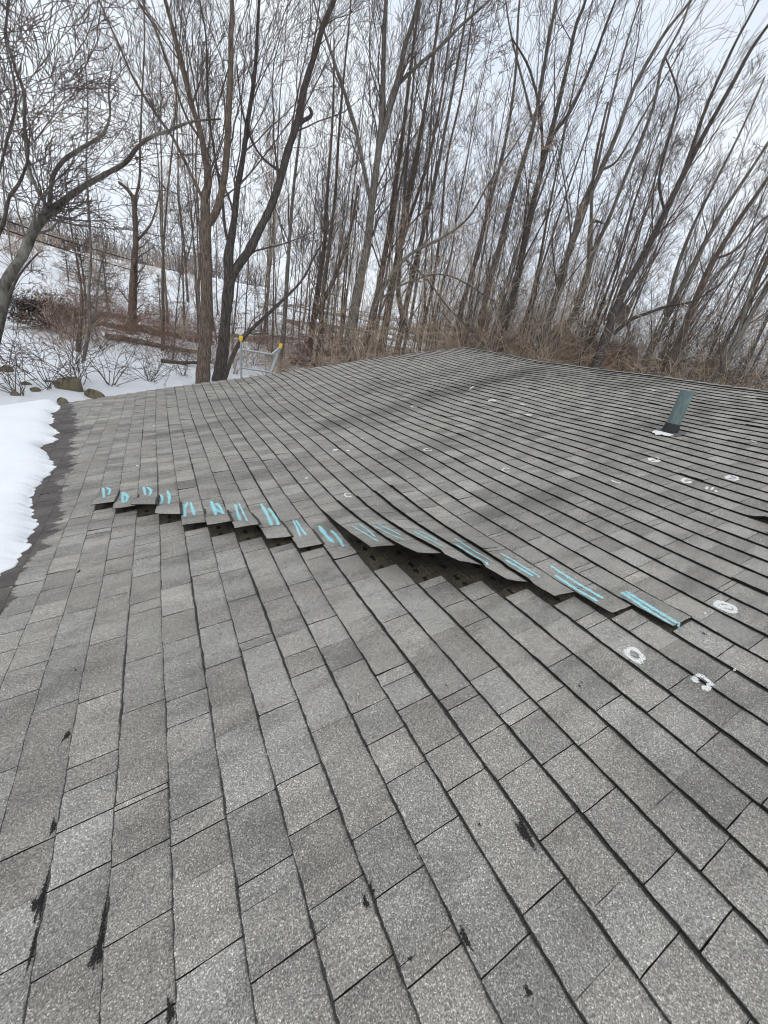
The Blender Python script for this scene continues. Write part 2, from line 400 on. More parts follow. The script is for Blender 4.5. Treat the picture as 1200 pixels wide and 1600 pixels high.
STAINS = [((4.15, 1.5), (4.95, 5.6), .26, .40), ((2.65, 1.1), (2.9, 2.2), .13, .22), ((1.6, 1.5), (1.62, 2.2), .12, .30), ((2.1, 3.4), (2.05, 5.2), .18, .28), ((6.5, .3), (4.9, 1.3), .30, .16), ((3.5, 5.3), (3.0, 6.0), .26, .24), ((-.1, 1.0), (.25, 1.35), .10, .15)]
def stain(u, v):
    f = np.ones_like(u)
    for (ua, va), (ub, vb), wd, amt in STAINS:
        dx, dy = ub-ua, vb-va; t = np.clip(((u-ua)*dx+(v-va)*dy)/(dx*dx+dy*dy), 0, 1)
        d = np.hypot(u-ua-dx*t, v-va-dy*t)+.05*np.sin(u*9+v*5)*np.sin(v*7)
        f = f*(1-amt*np.exp(-(d/wd)**2))
    return f
class Sheet:
    def __init__(s): s.V = []; s.F = []; s.tone = []; s.uv = []; s.wet = []; s.mi = []; s.n = 0
    def quadgrid(s, G, uvl, tone, wet, mi):
        a, b = G.shape[:2]; base = s.n
        s.V.append(G.reshape(-1, 3)); s.uv.append(uvl.reshape(-1, 2)); s.wet.append(np.broadcast_to(wet, (a, b)).reshape(-1))
        s.tone.append(np.broadcast_to(tone, (a, b)).reshape(-1))
        ii = np.arange(a*b).reshape(a, b)+base
        F = np.stack([ii[:-1, :-1], ii[1:, :-1], ii[1:, 1:], ii[:-1, 1:]], -1).reshape(-1, 4)
        s.F.append(F); s.mi += [mi]*len(F); s.n += a*b
    def build(s, name, parent):
        V = np.concatenate(s.V); F = np.concatenate(s.F)
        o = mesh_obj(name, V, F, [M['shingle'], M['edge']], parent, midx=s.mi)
        me = o.data
        tn = np.concatenate(s.tone); w = np.concatenate(s.wet); uvv = np.concatenate(s.uv)
        a = me.color_attributes.new('tone', 'FLOAT_COLOR', 'POINT')
        wc = .009*np.sin(tn*151.)
        a.data.foreach_set('color', np.stack([tn*(1+wc), tn, tn*(1-wc), np.ones_like(tn)], -1).astype(np.float32).ravel())
        a = me.attributes.new('wet', 'FLOAT', 'POINT'); a.data.foreach_set('value', w.astype(np.float32))
        l = me.uv_layers.new(name='local'); li = np.empty(len(me.loops), dtype=np.int32); me.loops.foreach_get('vertex_index', li)
        l.data.foreach_set('uv', uvv[li].astype(np.float32).ravel())
        return o
def tab(sh, i, ua, ub, tone, ga, gb, dw=0.):
    """one shingle tab of course i from ua to ub, its lower (butt) edge and its ends"""
    near = ub < 4.2
    nu = max(2, int((ub-ua)/(.035 if near else .11))+1); nv = 6 if (i in UE or i == IK) else 3
    uu = np.linspace(ua, ub, nu)
    wave = .0012*np.sin(uu*23+i*2.1)+.0009*np.sin(uu*61+i*5.7)+JIT(i, uu)
    vb = V0+i*E_+wave
    vt = V0+(i+1)*E_+.012
    t = np.linspace(0, 1, nv)[None, :]
    U = np.repeat(uu[:, None], nv, 1)
    am = .0035 if (i in UE and abs(ua-UE[i][0]) < .01) else .0009
    U[0] += rng.uniform(0 if am > .002 else -am, am, nv); U[-1] += rng.uniform(-.0009, .0009, nv)
    Vv = vb[:, None]*(1-t)+vt*t
    W = TB*(1-(Vv-V0-i*E_)/E_) + lift(i, U, Vv)+dw*(1-t)
    wet = wetf(U, Vv)
    G = P(U, Vv, W)
    uvl = np.stack([U, Vv-(V0+i*E_)-wave[:, None]], -1)
    sh.quadgrid(G, uvl, tone*stain(U, Vv), wet, 0)
    # butt face
    th = .0055 if i in UE else .0084
    G2 = np.stack([P(uu, vb+.0015, W[:, 0]-th-dw), P(uu, vb, W[:, 0])], 1)
    sh.quadgrid(G2, np.zeros((nu, 2, 2)), 1., .0, 1)
    # end faces
    for q, fl, g in ((0, False, ga), (-1, True, gb)):
        if not g: continue
        a = P(U[q], Vv[q], W[q]); b = P(U[q], Vv[q], W[q]-.0050)
        Gq = np.stack([b, a], 1) if not fl else np.stack([a, b], 1)
        sh.quadgrid(Gq, np.zeros((nv, 2, 2)), 1., .0, 1)
    if i in UE and lift(i, np.array(ua+.01), np.array(V0+i*E_)) > .005:      # black underside of a raised shingle
        G3 = P(U, Vv, W-.0048)
        sh.quadgrid(G3[::-1], uvl, 1., .0, 1)
_ph = {i: (random.uniform(0, 9), random.uniform(0, 9), random.uniform(0, 9)) for i in range(-20, 60)}
def JIT(i, u):
    a, b, c = _ph[i]
    return .0022*np.sin(u*1.7+a)+.0012*np.sin(u*4.9+b)
def joints(i, u0, u1):
    r = random.Random(1000+i); out = []; u = u0+r.uniform(0, .25); full = True
    while u < u1-.05:
        out.append((u, full if r.random() < .85 else not full))
        if r.random() < .09: u += r.uniform(.02, .06); full = True
        else: u += r.choice([.125, .14, .15, .155, .17])+r.uniform(-.01, .01); full = (not full) or r.random() < .2
    if i in MEAS:
        ms = sorted(MEAS[i]); lo, hi = ms[0], ms[-1]
        out = [j for j in out if j[0] < lo-.11 or j[0] > hi+.13]+[(m_, k % 3 != 1 or r.random() < .4) for k, m_ in enumerate(ms)]
        out.sort()
    return out
MEAS = {-3: [.646, .769, .90, 1.38, 1.715, 1.968, 2.205, 2.455], -2: [.594, .759, .899, 1.014, 1.09, 1.346, 1.659, 1.914, 2.012, 2.245], -1: [.412, .576, .735, .878, .895, 1.216, 1.466, 1.788, 1.872, 2.128],
        0: [.442, .606, .706, .769, .935, 1.076, 1.189, 1.496, 1.689, 1.917, 2.231], 1: [.359, .479, .531, .709, .959, 1.273, 1.514, 1.613, 1.948, 2.201], 2: [.253, .361, .405, .57, .711, .963, 1.289, 1.336, 1.632, 1.892],
        3: [.195, .228, .347, .478, .809, 1.056, 1.165, 1.29, 1.539], 4: [.133, .245, .389, .551, .679, .801, 1.003, 1.133], 5: [.161, .317, .447, .565, .732, .842, .896, 1.206, 1.473],
        6: [-.023, .092, .239, .399, .522, .646, .691, .874, 1.127, 1.459], 7: [-.06, .061, .226, .367, .502, .547, .70, .952, 1.288], 8: [.011, .144, .35, .52, .673, .921], 9: [.025, .153, .40, .60, .779, 1.027]}
house = empty('house', (0, 0, 0))
tag(house, 'low house with a worn grey shingle roof, lifted shingles and chalk marks', 'house')
main = Sheet(); lifted = {}
U_NEAR = -3.2
for i in range(IMIN, IMAX+1):
    vm = V0+(i+.5)*E_; ur = float(rake(vm))
    js = joints(i, U_NEAR, ur)
    if i in UE:
        ue = UE[i][0]
        js = [j for j in js if abs(j[0]-ue) > .05]+[(ue, True)]
        if i >= 7 or i < 5: js = [j for j in js if not (ue < j[0] < ue+.42)]+[(ue+.19+.05*((i*7) % 3)/2, True), (ue+.44, True)]
        js.sort()
    cuts = [(U_NEAR, True)]+js+[(ur, True)]
    r = random.Random(77+i)
    tn = prev_tn = 1.12
    for (a, ga), (b, gb) in zip(cuts[:-1], cuts[1:]):
        tn = 1.0+ (r.choice([-1, 1])*r.uniform(.01, .17) if r.random() < .85 else 0)
        g = .0015
        if not ga: tn = min(1.2, max(.8, 2-prev_tn+r.uniform(-.05, .05)))
        prev_tn = tn
        tgt = main
        if i in UE and UE[i][0]-1e-4 <= a < UE[i][0]+.40 and i != 6:
            tgt = lifted.setdefault(i, Sheet())
        dw = r.uniform(0, .0022)+(r.uniform(.003, .006) if r.random() < .05 else 0)
        ismall = (b-a) < .08
        tab(tgt, i, a+(g if ga else .00035), b-(g if gb else .00035), tn*(1.06 if ismall else 1), ga, gb, dw)
roof = main.build('roof', house)
for i, sh in lifted.items():
    o = sh.build('lifted_shingle', roof)
    o['label'] = 'shingle with its near end curled up, chalk stroke on it' if i >= 7 else 'shingle end raised off the roof, short chalk stroke on it'
# deck and exposed head laps just below the tabs
uu = np.concatenate([np.linspace(U_NEAR, 7.7, 90)]); vv = np.linspace(VE, VR, 50)
U, Vv = np.meshgrid(uu, vv, indexing='ij'); G = P(U, Vv, 0*U-.0035)
ii = np.arange(U.size).reshape(U.shape); F = np.stack([ii[:-1, :-1], ii[1:, :-1], ii[1:, 1:], ii[:-1, 1:]], -1).reshape(-1, 4)
mesh_obj('exposed_headlap', G.reshape(-1, 3), F, M['under'], roof)
# sealant dashes and old cut lines on the head laps inside the gap
mb = MB()
rr = random.Random(5)
for i in range(-3, 13):
    if i == 6: continue
    ue, wl, wr = UE[i]; vc = V0+(i+.42)*E_
    u = ue+.005
    while u < ue+(.5 if i >= 7 else .25):
        ln = rr.uniform(.03, .055)
        a = []; nseg = 5
        for q in range(nseg+1):
            uq = u+ln*q/nseg; hw = .010*(.5+rr.random())*(1 if 0 < q < nseg else .3)
            a.append((P(uq, vc-hw, -.0022), P(uq, vc+hw, -.0022)))
        b = len(mb.v); mb.v += [tuple(p) for pr in a for p in pr]
        mb.f += [(b+2*q, b+2*q+2, b+2*q+3, b+2*q+1) for q in range(nseg)]
        u += ln+rr.uniform(.012, .09); vc = V0+(i+.42+rr.uniform(-.03, .03))*E_
    # nail-line strips of paler old granules
    for dv in (.80, .98, -.02):
        v = V0+(i+dv)*E_; b = len(mb.v); hw = .0014
        for q in range(6):
            uq = ue+q*.1; mb.v += [tuple(P(uq, v-hw, -.0024)), tuple(P(uq, v+hw, -.0024))]
        mb.f += [(b+2*q, b+2*q+2, b+2*q+3, b+2*q+1) for q in range(5)]
    for k in range(2):
        uq = ue+.03+.17*k+rr.uniform(0, .05); b = len(mb.v)
        mb.v += [tuple(P(uq, V0+i*E_, -.0024)), tuple(P(uq, V0+(i+1)*E_, -.0024)), tuple(P(uq+.003, V0+(i+1)*E_, -.0024)), tuple(P(uq+.003, V0+i*E_, -.0024))]
        mb.f.append((b, b+3, b+2, b+1))
mb.build('sealant_strip', M['tar'], roof)

# ridge cap: overlapping folded pieces
sh = Sheet(); u = U_NEAR; k = 0
while u < 7.68:
    ln = .143; r = random.Random(k); tn = r.uniform(.85, 1.15); hw = .075+r.uniform(-.003, .003)
    a = []
    for (s_, dz) in ((-1, 0), (-.5, .002), (0, .004), (.5, .002), (1, 0)):
        for q in (0, 1):
            pass
    rows = []
    for q, wz in ((0, .020), (1, .012)):
        uq = min(u+q*(ln+.02), float(rake(VR))+.0)
        R_ = P(np.array(uq), np.array(VR), np.array(wz+.004)); R_ = R_.reshape(3)
        row = [R_+np.array([-hw*CT, 0, -hw*ST]), R_+np.array([-hw*.4*CT, 0, -hw*.4*ST+.001]), R_, R_+np.array([hw*.4*CT, 0, -hw*.4*ST+.001]), R_+np.array([hw*CT, 0, -hw*ST])]
        rows.append(row)
    G = np.array(rows); uvl = np.full((2, 5, 2), .05); sh.quadgrid(G, uvl, tn, 0., 0)
    Gb = np.stack([G[0]-np.array([0, 0, .008]), G[0]], 0); sh.quadgrid(Gb, np.zeros((2, 5, 2)), 1., 0., 1)
    for e in (0, 4):
        Ge = np.stack([G[:, e]-np.array([0, 0, .009]), G[:, e]], 0); sh.quadgrid(Ge, np.zeros((2, 2, 2)), 1., 0., 1)
    u += ln; k += 1
sh.build('ridge_cap', roof)
# far slope of the roof, beyond the ridge
XR = VR*CT; ZR = VR*ST
sh = Sheet()
for q in range(30):
    a, b = q*.143, (q+1)*.143+.01
    us = np.linspace(U_NEAR, 7.75, 60); bump = P(us, np.full_like(us, VR), 0*us)
    for k in range(len(us)-1):
        tn = random.uniform(.85, 1.15)
        pts = []
        for m_ in (k, k+1):
            pts.append([bump[m_]+np.array([a*CT, 0, -a*ST-.012]), bump[m_]+np.array([b*CT, 0, -b*ST-.004])])
        G = np.array(pts)[:, ::-1]; sh.quadgrid(G, np.full((2, 2, 2), .05), tn, 0., 0)
o = sh.build('roof', house); o['label'] = 'far slope of the shingle roof beyond the ridge'
# walls, fascia, gutter board
mb = MB()
zg = -3.2
xe = VE*CT+.35; xf = XR+4.1
x0, x1 = xe, xf
mb.add([(x0, U_NEAR+.3, zg), (x1, U_NEAR+.3, zg), (x1, 7.45, zg), (x0, 7.45, zg), (x0, U_NEAR+.3, VE*ST-.02), (x1, U_NEAR+.3, VR*ST-4.2*ST-.1), (x1, 7.45, VR*ST-4.2*ST-.1), (x0, 7.45, VE*ST-.02),
        (XR, U_NEAR+.3, ZR-.12), (XR, 7.45, ZR-.12)],
       [(0, 4, 8, 5, 1), (3, 2, 6, 9, 7), (0, 3, 7, 4), (1, 5, 6, 2)])
wall = mb.build('wall', M['siding'], house)
mb = MB()
for k in range(16):
    z = zg+.2*k+.2
    if z < VE*ST-.1:
        mb.box((x0-.006, (U_NEAR+.3+7.45)/2, z), (.012, 7.45-U_NEAR-.3, .02))
    mb_x1 = XR if z < VE*ST else XR
    lo = x0 if z < VE*ST-.1 else (z+.16)/math.tan(TH)
    if lo < XR-.2: mb.box(((lo+XR)/2, 7.456, z), (XR-lo, .012, .02))
mb.build('siding_board', M['trim'], house)
mb = MB()
us = np.linspace(VE, VR, 40)
for a, b in zip(us[:-1], us[1:]):
    ua, ub = float(rake(a))-.03, float(rake(b))-.03
    q = [P(np.array(x), np.array(y), np.array(z)) for x, y, z in ((ua, a, -.012), (ub, b, -.012), (ub, b, -.15), (ua, a, -.15), (ua-.025, a, -.012), (ub-.025, b, -.012), (ub-.025, b, -.15), (ua-.025, a, -.15))]
    mb.add(q, [(0, 3, 2, 1), (4, 5, 6, 7), (0, 1, 5, 4), (3, 7, 6, 2)])
mb.build('rake_board', M['trim'], house)
mb = MB(); us = np.linspace(U_NEAR, 7.7, 30)
for a, b in zip(us[:-1], us[1:]):
    q = [P(np.array(x), np.array(VE+.004), np.array(z)) for x, z in ((a, -.01), (b, -.01), (b, -.16), (a, -.16))]
    q2 = [p+np.array([.025, 0, 0]) for p in q]
    mb.add(q+q2, [(0, 1, 2, 3), (4, 7, 6, 5), (3, 2, 6, 7)])
mb.build('fascia', M['trim'], house)

# chalk strokes on the shingles
def stroke(pts, wpx, mat, name='chalk_mark'):
    """pts in photo pixels projected onto the shingles; a strip that follows the surface"""
    V = []; F = []; UVs = []
    for pl, wd in pts:
        dense = []
        for (xa, ya), (xb, yb) in zip(pl[:-1], pl[1:]):
            n = max(2, int(math.hypot(xb-xa, yb-ya)/2.5))
            dense += [(xa+(xb-xa)*k/n, ya+(yb-ya)*k/n) for k in range(n)]
        dense.append(pl[-1])
        H = np.array([hit(*p) for p in dense])
        if len(H) > 4:
            ker = np.array([.25, .5, .25]); S = H.copy()
            for c in (0, 1): S[1:-1, c] = np.convolve(H[:, c], ker, 'valid')
            H = S
        if len(H) > 6:      # drop stray hits on a neighbouring course edge
            S = H.copy()
            for k in range(2, len(H)-2): S[k] = np.median(H[k-2:k+3], axis=0)
            H = S
        ph = random.uniform(0, 9)
        base = len(V)
        for k in range(len(H)):
            t = H[min(k+1, len(H)-1), :2]-H[max(k-1, 0), :2]; t = t/(np.linalg.norm(t)+1e-9); nrm = np.array([-t[1], t[0]])
            hw = wd*(.84+.15*math.sin(k*.9+ph))
            if k in (0, len(H)-1): hw *= .6
            for sgn in (-1, 0, 1):
                u, v = H[k, :2]+nrm*hw*sgn
                i = int(math.floor((v-V0)/E_))
                w = float(surf_w(i, np.array(u), np.array(v)))
                ic = int(math.floor((H[k, 1]-V0)/E_))
                if i != ic: v = V0+(ic+(.03 if i < ic else .97))*E_; w = float(surf_w(ic, np.array(u), np.array(v)))
                V.append(P(np.array(u), np.array(v), np.array(w+.0042))); UVs.append((sgn, k*.1))
        for k in range(len(H)-1):
            b = base+3*k; F += [(b, b+3, b+4, b+1), (b+1, b+4, b+5, b+2)]
    o = mesh_obj(name, np.array(V), F, mat, roof)
    l = o.data.uv_layers.new(name='local')
    li = np.empty(len(o.data.loops), dtype=np.int32); o.data.loops.foreach_get('vertex_index', li)
    l.data.foreach_set('uv', np.array(UVs, dtype=np.float32)[li].ravel())
    return o
def z(o, s, *ps): return [(o[0]+x/s, o[1]+y/s) for x, y in ps]
Z1, Z2, Z3, Z4 = ((130, 730), 3), ((400, 700), 4), ((600, 700), 4), ((800, 850), 3)
CY = [
 [(z(*Z1, (93, 96), (96, 120), (97, 142)), .017), (z(*Z1, (110, 94), (128, 104), (118, 128)), .017)],
 [(z(*Z1, (186, 116), (184, 140), (190, 168)), .017), (z(*Z1, (190, 118), (211, 140), (200, 166)), .017)],
 [(z(*Z1, (284, 92), (292, 132)), .016), (z(*Z1, (298, 93), (324, 112), (310, 136)), .016)],
 [(z(*Z1, (362, 130), (376, 148), (362, 174)), .017), (z(*Z1, (395, 112), (407, 140), (400, 174)), .017)],
 [(z(*Z1, (476, 228), (474, 190), (490, 164)), .019), (z(*Z1, (503, 164), (512, 195), (520, 222)), .016)],
 [(z(*Z1, (600, 158), (612, 192), (622, 222)), .020), (z(*Z1, (624, 166), (645, 190), (655, 216)), .020), (z(*Z1, (608, 186), (640, 208)), .018)],
 [(z(*Z1, (712, 170), (722, 210), (736, 248)), .016), (z(*Z1, (728, 166), (750, 210), (770, 252)), .010)],
 [(z(*Z1, (832, 168), (858, 212), (885, 272)), .018), (z(*Z1, (868, 190), (900, 228), (916, 272)), .018)],
 [(z(*Z1, (984, 250), (1003, 285), (1017, 326)), .011), (z(*Z1, (998, 250), (1020, 285), (1045, 320)), .011)],
 [(z(*Z2, (393, 488), (440, 550), (485, 592)), .020), (z(*Z2, (470, 516), (515, 560), (546, 615)), .017)],
 [(z(*Z2, (600, 486), (680, 530), (765, 580)), .008), (z(*Z2, (640, 470), (700, 510), (745, 552)), .008)],
 [(z(*Z2, (730, 480), (830, 530), (930, 572)), .009), (z(*Z2, (765, 474), (850, 510), (905, 540)), .009)],
 [(z(*Z3, (190, 516), (290, 570), (385, 622)), .012), (z(*Z3, (215, 512), (290, 545), (330, 572)), .010)],
 [(z(*Z3, (440, 560), (560, 640), (690, 718)), .009), (z(*Z3, (450, 600), (560, 672), (650, 726)), .015)],
 [(z(*Z3, (728, 658), (830, 720), (940, 790), (985, 822)), .011), (z(*Z3, (755, 700), (855, 758), (930, 806)), .015)],
 [(z(*Z4, (182, 106), (298, 182), (426, 258)), .015), (z(*Z4, (200, 148), (296, 214), (402, 272)), .017)],
 [(z(*Z4, (512, 226), (640, 312), (752, 384)), .015), (z(*Z4, (534, 224), (655, 298), (786, 378)), .015)],
]
for s in CY:
    o = stroke(s, 0, M['cyan'])
    o['label'] = 'pale blue chalk strokes on a lifted shingle'
def ring(x, y, a, b, t0=0., t1=2*pi, ang=.5, wd=.012):
    pts = []
    for k in range(13):
        t = t0+(t1-t0)*k/12; rx, ry = a*cos(t)*(1+.08*sin(3*t)), b*sin(t)*(1+.1*cos(2*t))
        pts.append((x+rx*cos(ang)-ry*sin(ang), y+rx*sin(ang)+ry*cos(ang)))
    return (pts, wd)
def blob(x, y, a, b, ang=.2, wd=.014):
    out = [ring(x, y, a, b, 0, 2*pi, ang, wd), ([(x-a*.6, y-b*.2), (x+a*.5, y+b*.2)], wd*1.4)]
    return out
WH = [
 [ring(991, 1024.5, 14, 8.5, ang=.55, wd=.015)], [ring(1097, 1067, 13, 8, 2.2, 7.6, .6, .015)], blob(1134, 948, 17, 6, .35, .016),
 blob(1022, 720, 8, 3, .05, .018), [ring(1073, 751, 6.5, 3, .1, 5.6, .1, .018), ([(1066, 753), (1077, 755)], .012)], blob(1144, 747, 9, 3.5, .1, .016),
 [([(1103, 764), (1106, 760)], .012), ([(1111, 765), (1115, 761)], .012), ([(1118, 768), (1120, 766)], .012)], [([(955, 751), (960, 755), (970, 756)], .013)],
 [ring(791, 735, 6, 3.4, .6, 5.6, .1, .010)], [ring(544, 774, 5.5, 3, .3, 5.4, .1, .010)],
 [([(734, 609), (740, 604)], .018)], blob(769, 626, 5, 1.6, -.1, .02), [([(725, 627), (730, 627)], .018)], blob(815, 632, 3.5, 1, 0, .016),
 blob(826, 648, 4, 1.2, 0, .016), [([(802, 660), (807, 660)], .018)], [([(696, 650), (700, 650)], .018)], [ring(668, 705, 6, 2, 0, 5, 0, .012)],
 [([(1018, 612), (1025, 612)], .025)], [([(982, 639), (988, 639)], .022)], [([(983, 646), (990, 647)], .025)], [([(1000, 672), (1004, 672)], .02)],
 [([(1138, 673), (1143, 675), (1150, 674)], .028)], [([(1173, 691), (1181, 691)], .022)],
 [([(620, 607), (624, 607)], .025)], [ring(647, 635, 4, 1.2, 0, 5.5, 0, .016)], [([(486, 623), (490, 623)], .025)], [([(567, 654), (571, 654)], .02)],
 [([(562, 687), (567, 687)], .028)], [([(520, 705), (528, 703)], .024)], [([(541, 705), (547, 705)], .022)], [([(476, 747), (482, 747)], .016)],
 [([(239, 665), (243, 665)], .022)], [([(239, 695), (243, 695)], .016)], [([(213, 728), (217, 729)], .012)], [([(1100, 958), (1103, 957)], .008)], [([(1146, 1048), (1150, 1047)], .008)],
]
for k, s in enumerate(WH):
    o = stroke(s, 0, M['white'])
    o['label'] = 'white chalk ring drawn on the shingles' if k in (0, 1, 4, 8, 9, 14) else 'small white chalk mark on the shingles'
# tar bleeding out below some butts
def tar(x, y, len_, wid, ang, seed):
    len_ *= 1.2; wid *= 1.15
    r = random.Random(seed); u, v, w = hit(x, y); ph = [r.uniform(0, 6.28) for _ in range(4)]
    n = 40; V = [P(np.array(u), np.array(v), np.array(float(surf_w(int(math.floor((v-V0)/E_)), np.array(u), np.array(v)))+.0022))]
    for k in range(n):
        t = 2*pi*k/n; q = 1+.22*sin(3*t+ph[0])+.14*sin(5*t+ph[1])+.06*sin(9*t+ph[2])+.04*sin(14*t+ph[3])
        a, b = len_*cos(t)*q, wid*sin(t)*q
        uq, vq = u+a*cos(ang)-b*sin(ang), v+a*sin(ang)+b*cos(ang)
        i = int(math.floor((v-V0)/E_)); vq = min(max(vq, V0+i*E_+.001), V0+(i+1)*E_-.001)
        V.append(P(np.array(uq), np.array(vq), np.array(float(surf_w(i, np.array(uq), np.array(vq)))+.0026)))
    o = mesh_obj('tar_stain', np.array(V), [(0, k+1, (k+1) % n+1) for k in range(n)], M['tar_soft'], roof)
    l = o.data.uv_layers.new(name='local'); li = np.empty(len(o.data.loops), dtype=np.int32); o.data.loops.foreach_get('vertex_index', li)
    l.data.foreach_set('uv', np.array([(0., 0.)]+[(1.25, 0.)]*n, dtype=np.float32)[li].ravel())
    return o
for k, (x, y, a, b, g) in enumerate([(819, 1303, .035, .014, .1), (579, 1393, .012, .010, .3), (727, 1468, .020, .008, 0), (572, 1412, .016, .006, 0),
        (68, 1402, .055, .009, .05), (57, 1412, .014, .014, 0), (53, 1478, .045, .006, .12), (160, 1455, .07, .007, .1), (153, 1490, .022, .016, 0), (84, 1293, .020, .008, 0),
        (106, 1152, .018, .010, .4), (267, 1582, .02, .008, 0), (123, 892, .018, .007, .2), (446, 848+40, .006, .005, 0), (120, 1050, .006, .004, 0),
        (697, 1074, .005, .004, 0), (908, 1068, .006, .003, 0), (905, 1074, .005, .004, 0), (825, 1550, .009, .007, 0), (641, 1500, .004, .004, 0), (749, 1291, .004, .004, 0),
        (834, 718, .016, .007, 0), (1100, 990, .009, .006, 0)]):
    tar(x, y, a, b, g, k)

# vent pipe with its boot, flashing and sealant
u, v, w = hit(1046, 675)
base = P(np.array(u), np.array(v), np.array(0.))
vp = empty('vent_pipe', base); vp.parent = house
# height from the picture: find h whose projection reaches the pipe top
def proj(p):
    q = R3.T @ (np.asarray(p)-CAM); return 600+FPX*q[0]/q[2], 800-FPX*q[1]/q[2]
hh = .1
while proj(base+np.array([0, 0, hh]))[1] > 611 and hh < 1.5: hh += .005
print('PIPE height', hh, 'top px', proj(base+np.array([0, 0, hh])), 'base', base)
pr = .054
mb = MB(); Vv_ = []
kk = 28; zz = [-.05, 0, hh*.5, hh]
for zc in zz:
    for j in range(kk): Vv_.append((pr*cos(2*pi*j/kk), pr*sin(2*pi*j/kk), zc))
Ff = [(i*kk+j, i*kk+(j+1) % kk, (i+1)*kk+(j+1) % kk, (i+1)*kk+j) for i in range(3) for j in range(kk)]
b0 = len(Vv_)
for zc in (hh, hh-.12):
    for j in range(kk): Vv_.append((pr*.88*cos(2*pi*j/kk), pr*.88*sin(2*pi*j/kk), zc))
for j in range(kk):
    Ff.append((3*kk+j, 3*kk+(j+1) % kk, b0+(j+1) % kk, b0+j)); Ff.append((b0+j, b0+(j+1) % kk, b0+kk+(j+1) % kk, b0+kk+j))
Ff.append(tuple(b0+kk+j for j in range(kk)))
mb.add(Vv_, Ff); mb.build('pipe', M['pipe'], vp, smooth=False)
mb = MB(); mb.tube([(0, 0, -.02), (0, 0, .055), (0, 0, .075), (0, 0, .085)], [.070, .062, .060, .0565], 28); mb.build('boot', M['rubber'], vp)
def patch(name, pts, wz, mat, parent, th=.004):
    n = len(pts); V = [P(np.array(u+a), np.array(v+b), np.array(wz))-base for a, b in pts]+[P(np.array(u+a), np.array(v+b), np.array(wz-th))-base for a, b in pts]
    mb = MB(); mb.add(V, [tuple(range(n)), tuple(range(2*n-1, n-1, -1))]+[(k, n+k, n+(k+1) % n, (k+1) % n) for k in range(n)])
    return mb.build(name, mat, parent)
patch('flashing', [(-.11, -.10), (.10, -.10), (.11, .0), (.10, .09), (-.10, .09), (-.12, .0)], .0135, M['lead'], vp)
patch('sealant_patch', [(-.075, -.15), (-.04, -.165), (-.02, -.15), (.01, -.205), (.04, -.165), (.06, -.17), (.085, -.12), (.075, -.085), (.02, -.078), (-.04, -.08), (-.085, -.09)][::-1], .0185, M['sealant'], vp)

# ------------------------------------------------------------------ snow left on the lower roof
EDGE = [(8.0, -1.80), (7.85, -1.78), (7.5, -1.66), (7.24, -1.62), (7.08, -1.73), (6.93, -1.66), (6.62, -1.58), (6.4, -1.60), (6.15, -1.49), (5.95, -1.42), (5.78, -1.47), (5.62, -1.36), (5.45, -1.46), (5.30, -1.50),
        (5.16, -1.42), (5.0, -1.36), (4.86, -1.33), (4.7, -1.27), (4.49, -1.22), (4.35, -1.235), (4.08, -1.27), (3.88, -1.27), (3.68, -1.245), (3.5, -1.20), (3.3, -1.15), (3.21, -1.10), (3.11, -1.13), (2.98, -1.12), (2.85, -1.09), (2.74, -1.115), (2.64, -1.12), (2.52, -1.18), (2.35, -1.30), (2.1, -1.55), (1.85, -1.9), (1.7, -2.4), (1.68, -2.75)]
EDGE = EDGE[::-1]
eu = np.array([e[0] for e in EDGE]); ev = np.array([e[1] for e in EDGE])
us = np.concatenate([np.linspace(1.68, 7.86, 420)])
vtop = np.interp(us, eu, ev)+.010*np.sin(us*31)+.007*np.sin(us*57+1)+.006*np.sin(us*93+2)
vlow = VE-.05
nt_ = 40; tt = np.linspace(0, 1, nt_)**1.9
Uu = np.repeat(us[:, None], nt_, 1); Vs = vtop[:, None]*(1-tt)+vlow*tt
dist = (vtop[:, None]-Vs); vsm = np.convolve(np.pad(vtop, 30, 'edge'), np.ones(61)/61, 'valid')
mixd = 1-np.exp(-dist/.05)
de = np.minimum(np.maximum(dist-(vtop-vsm)[:, None]*mixd, dist*.5), (7.86-Uu)*1.2+.0)
de = np.minimum(de, (Uu-1.68)*1.0)
hgt = .075*(1-np.exp(-np.clip(de, 0, 9)/.055))+.10*(1-np.exp(-np.clip(de, 0, 9)/.6)) + .008*np.sin(Uu*2.3+Vs*3)+.004*np.sin(Uu*7+Vs*2)
hgt = np.where(de <= 1e-4, -.004, np.maximum(hgt, .002)+.008)
G = P(Uu, Vs, hgt)
ii = np.arange(Uu.size).reshape(Uu.shape); F = np.stack([ii[:-1, :-1], ii[:-1, 1:], ii[1:, 1:], ii[1:, :-1]], -1).reshape(-1, 4)
o = mesh_obj('snow_patch', G.reshape(-1, 3), F, M['snow'], None, smooth=True)
tag(o, 'melting white snow lying along the lower left edge of the roof', 'snow')

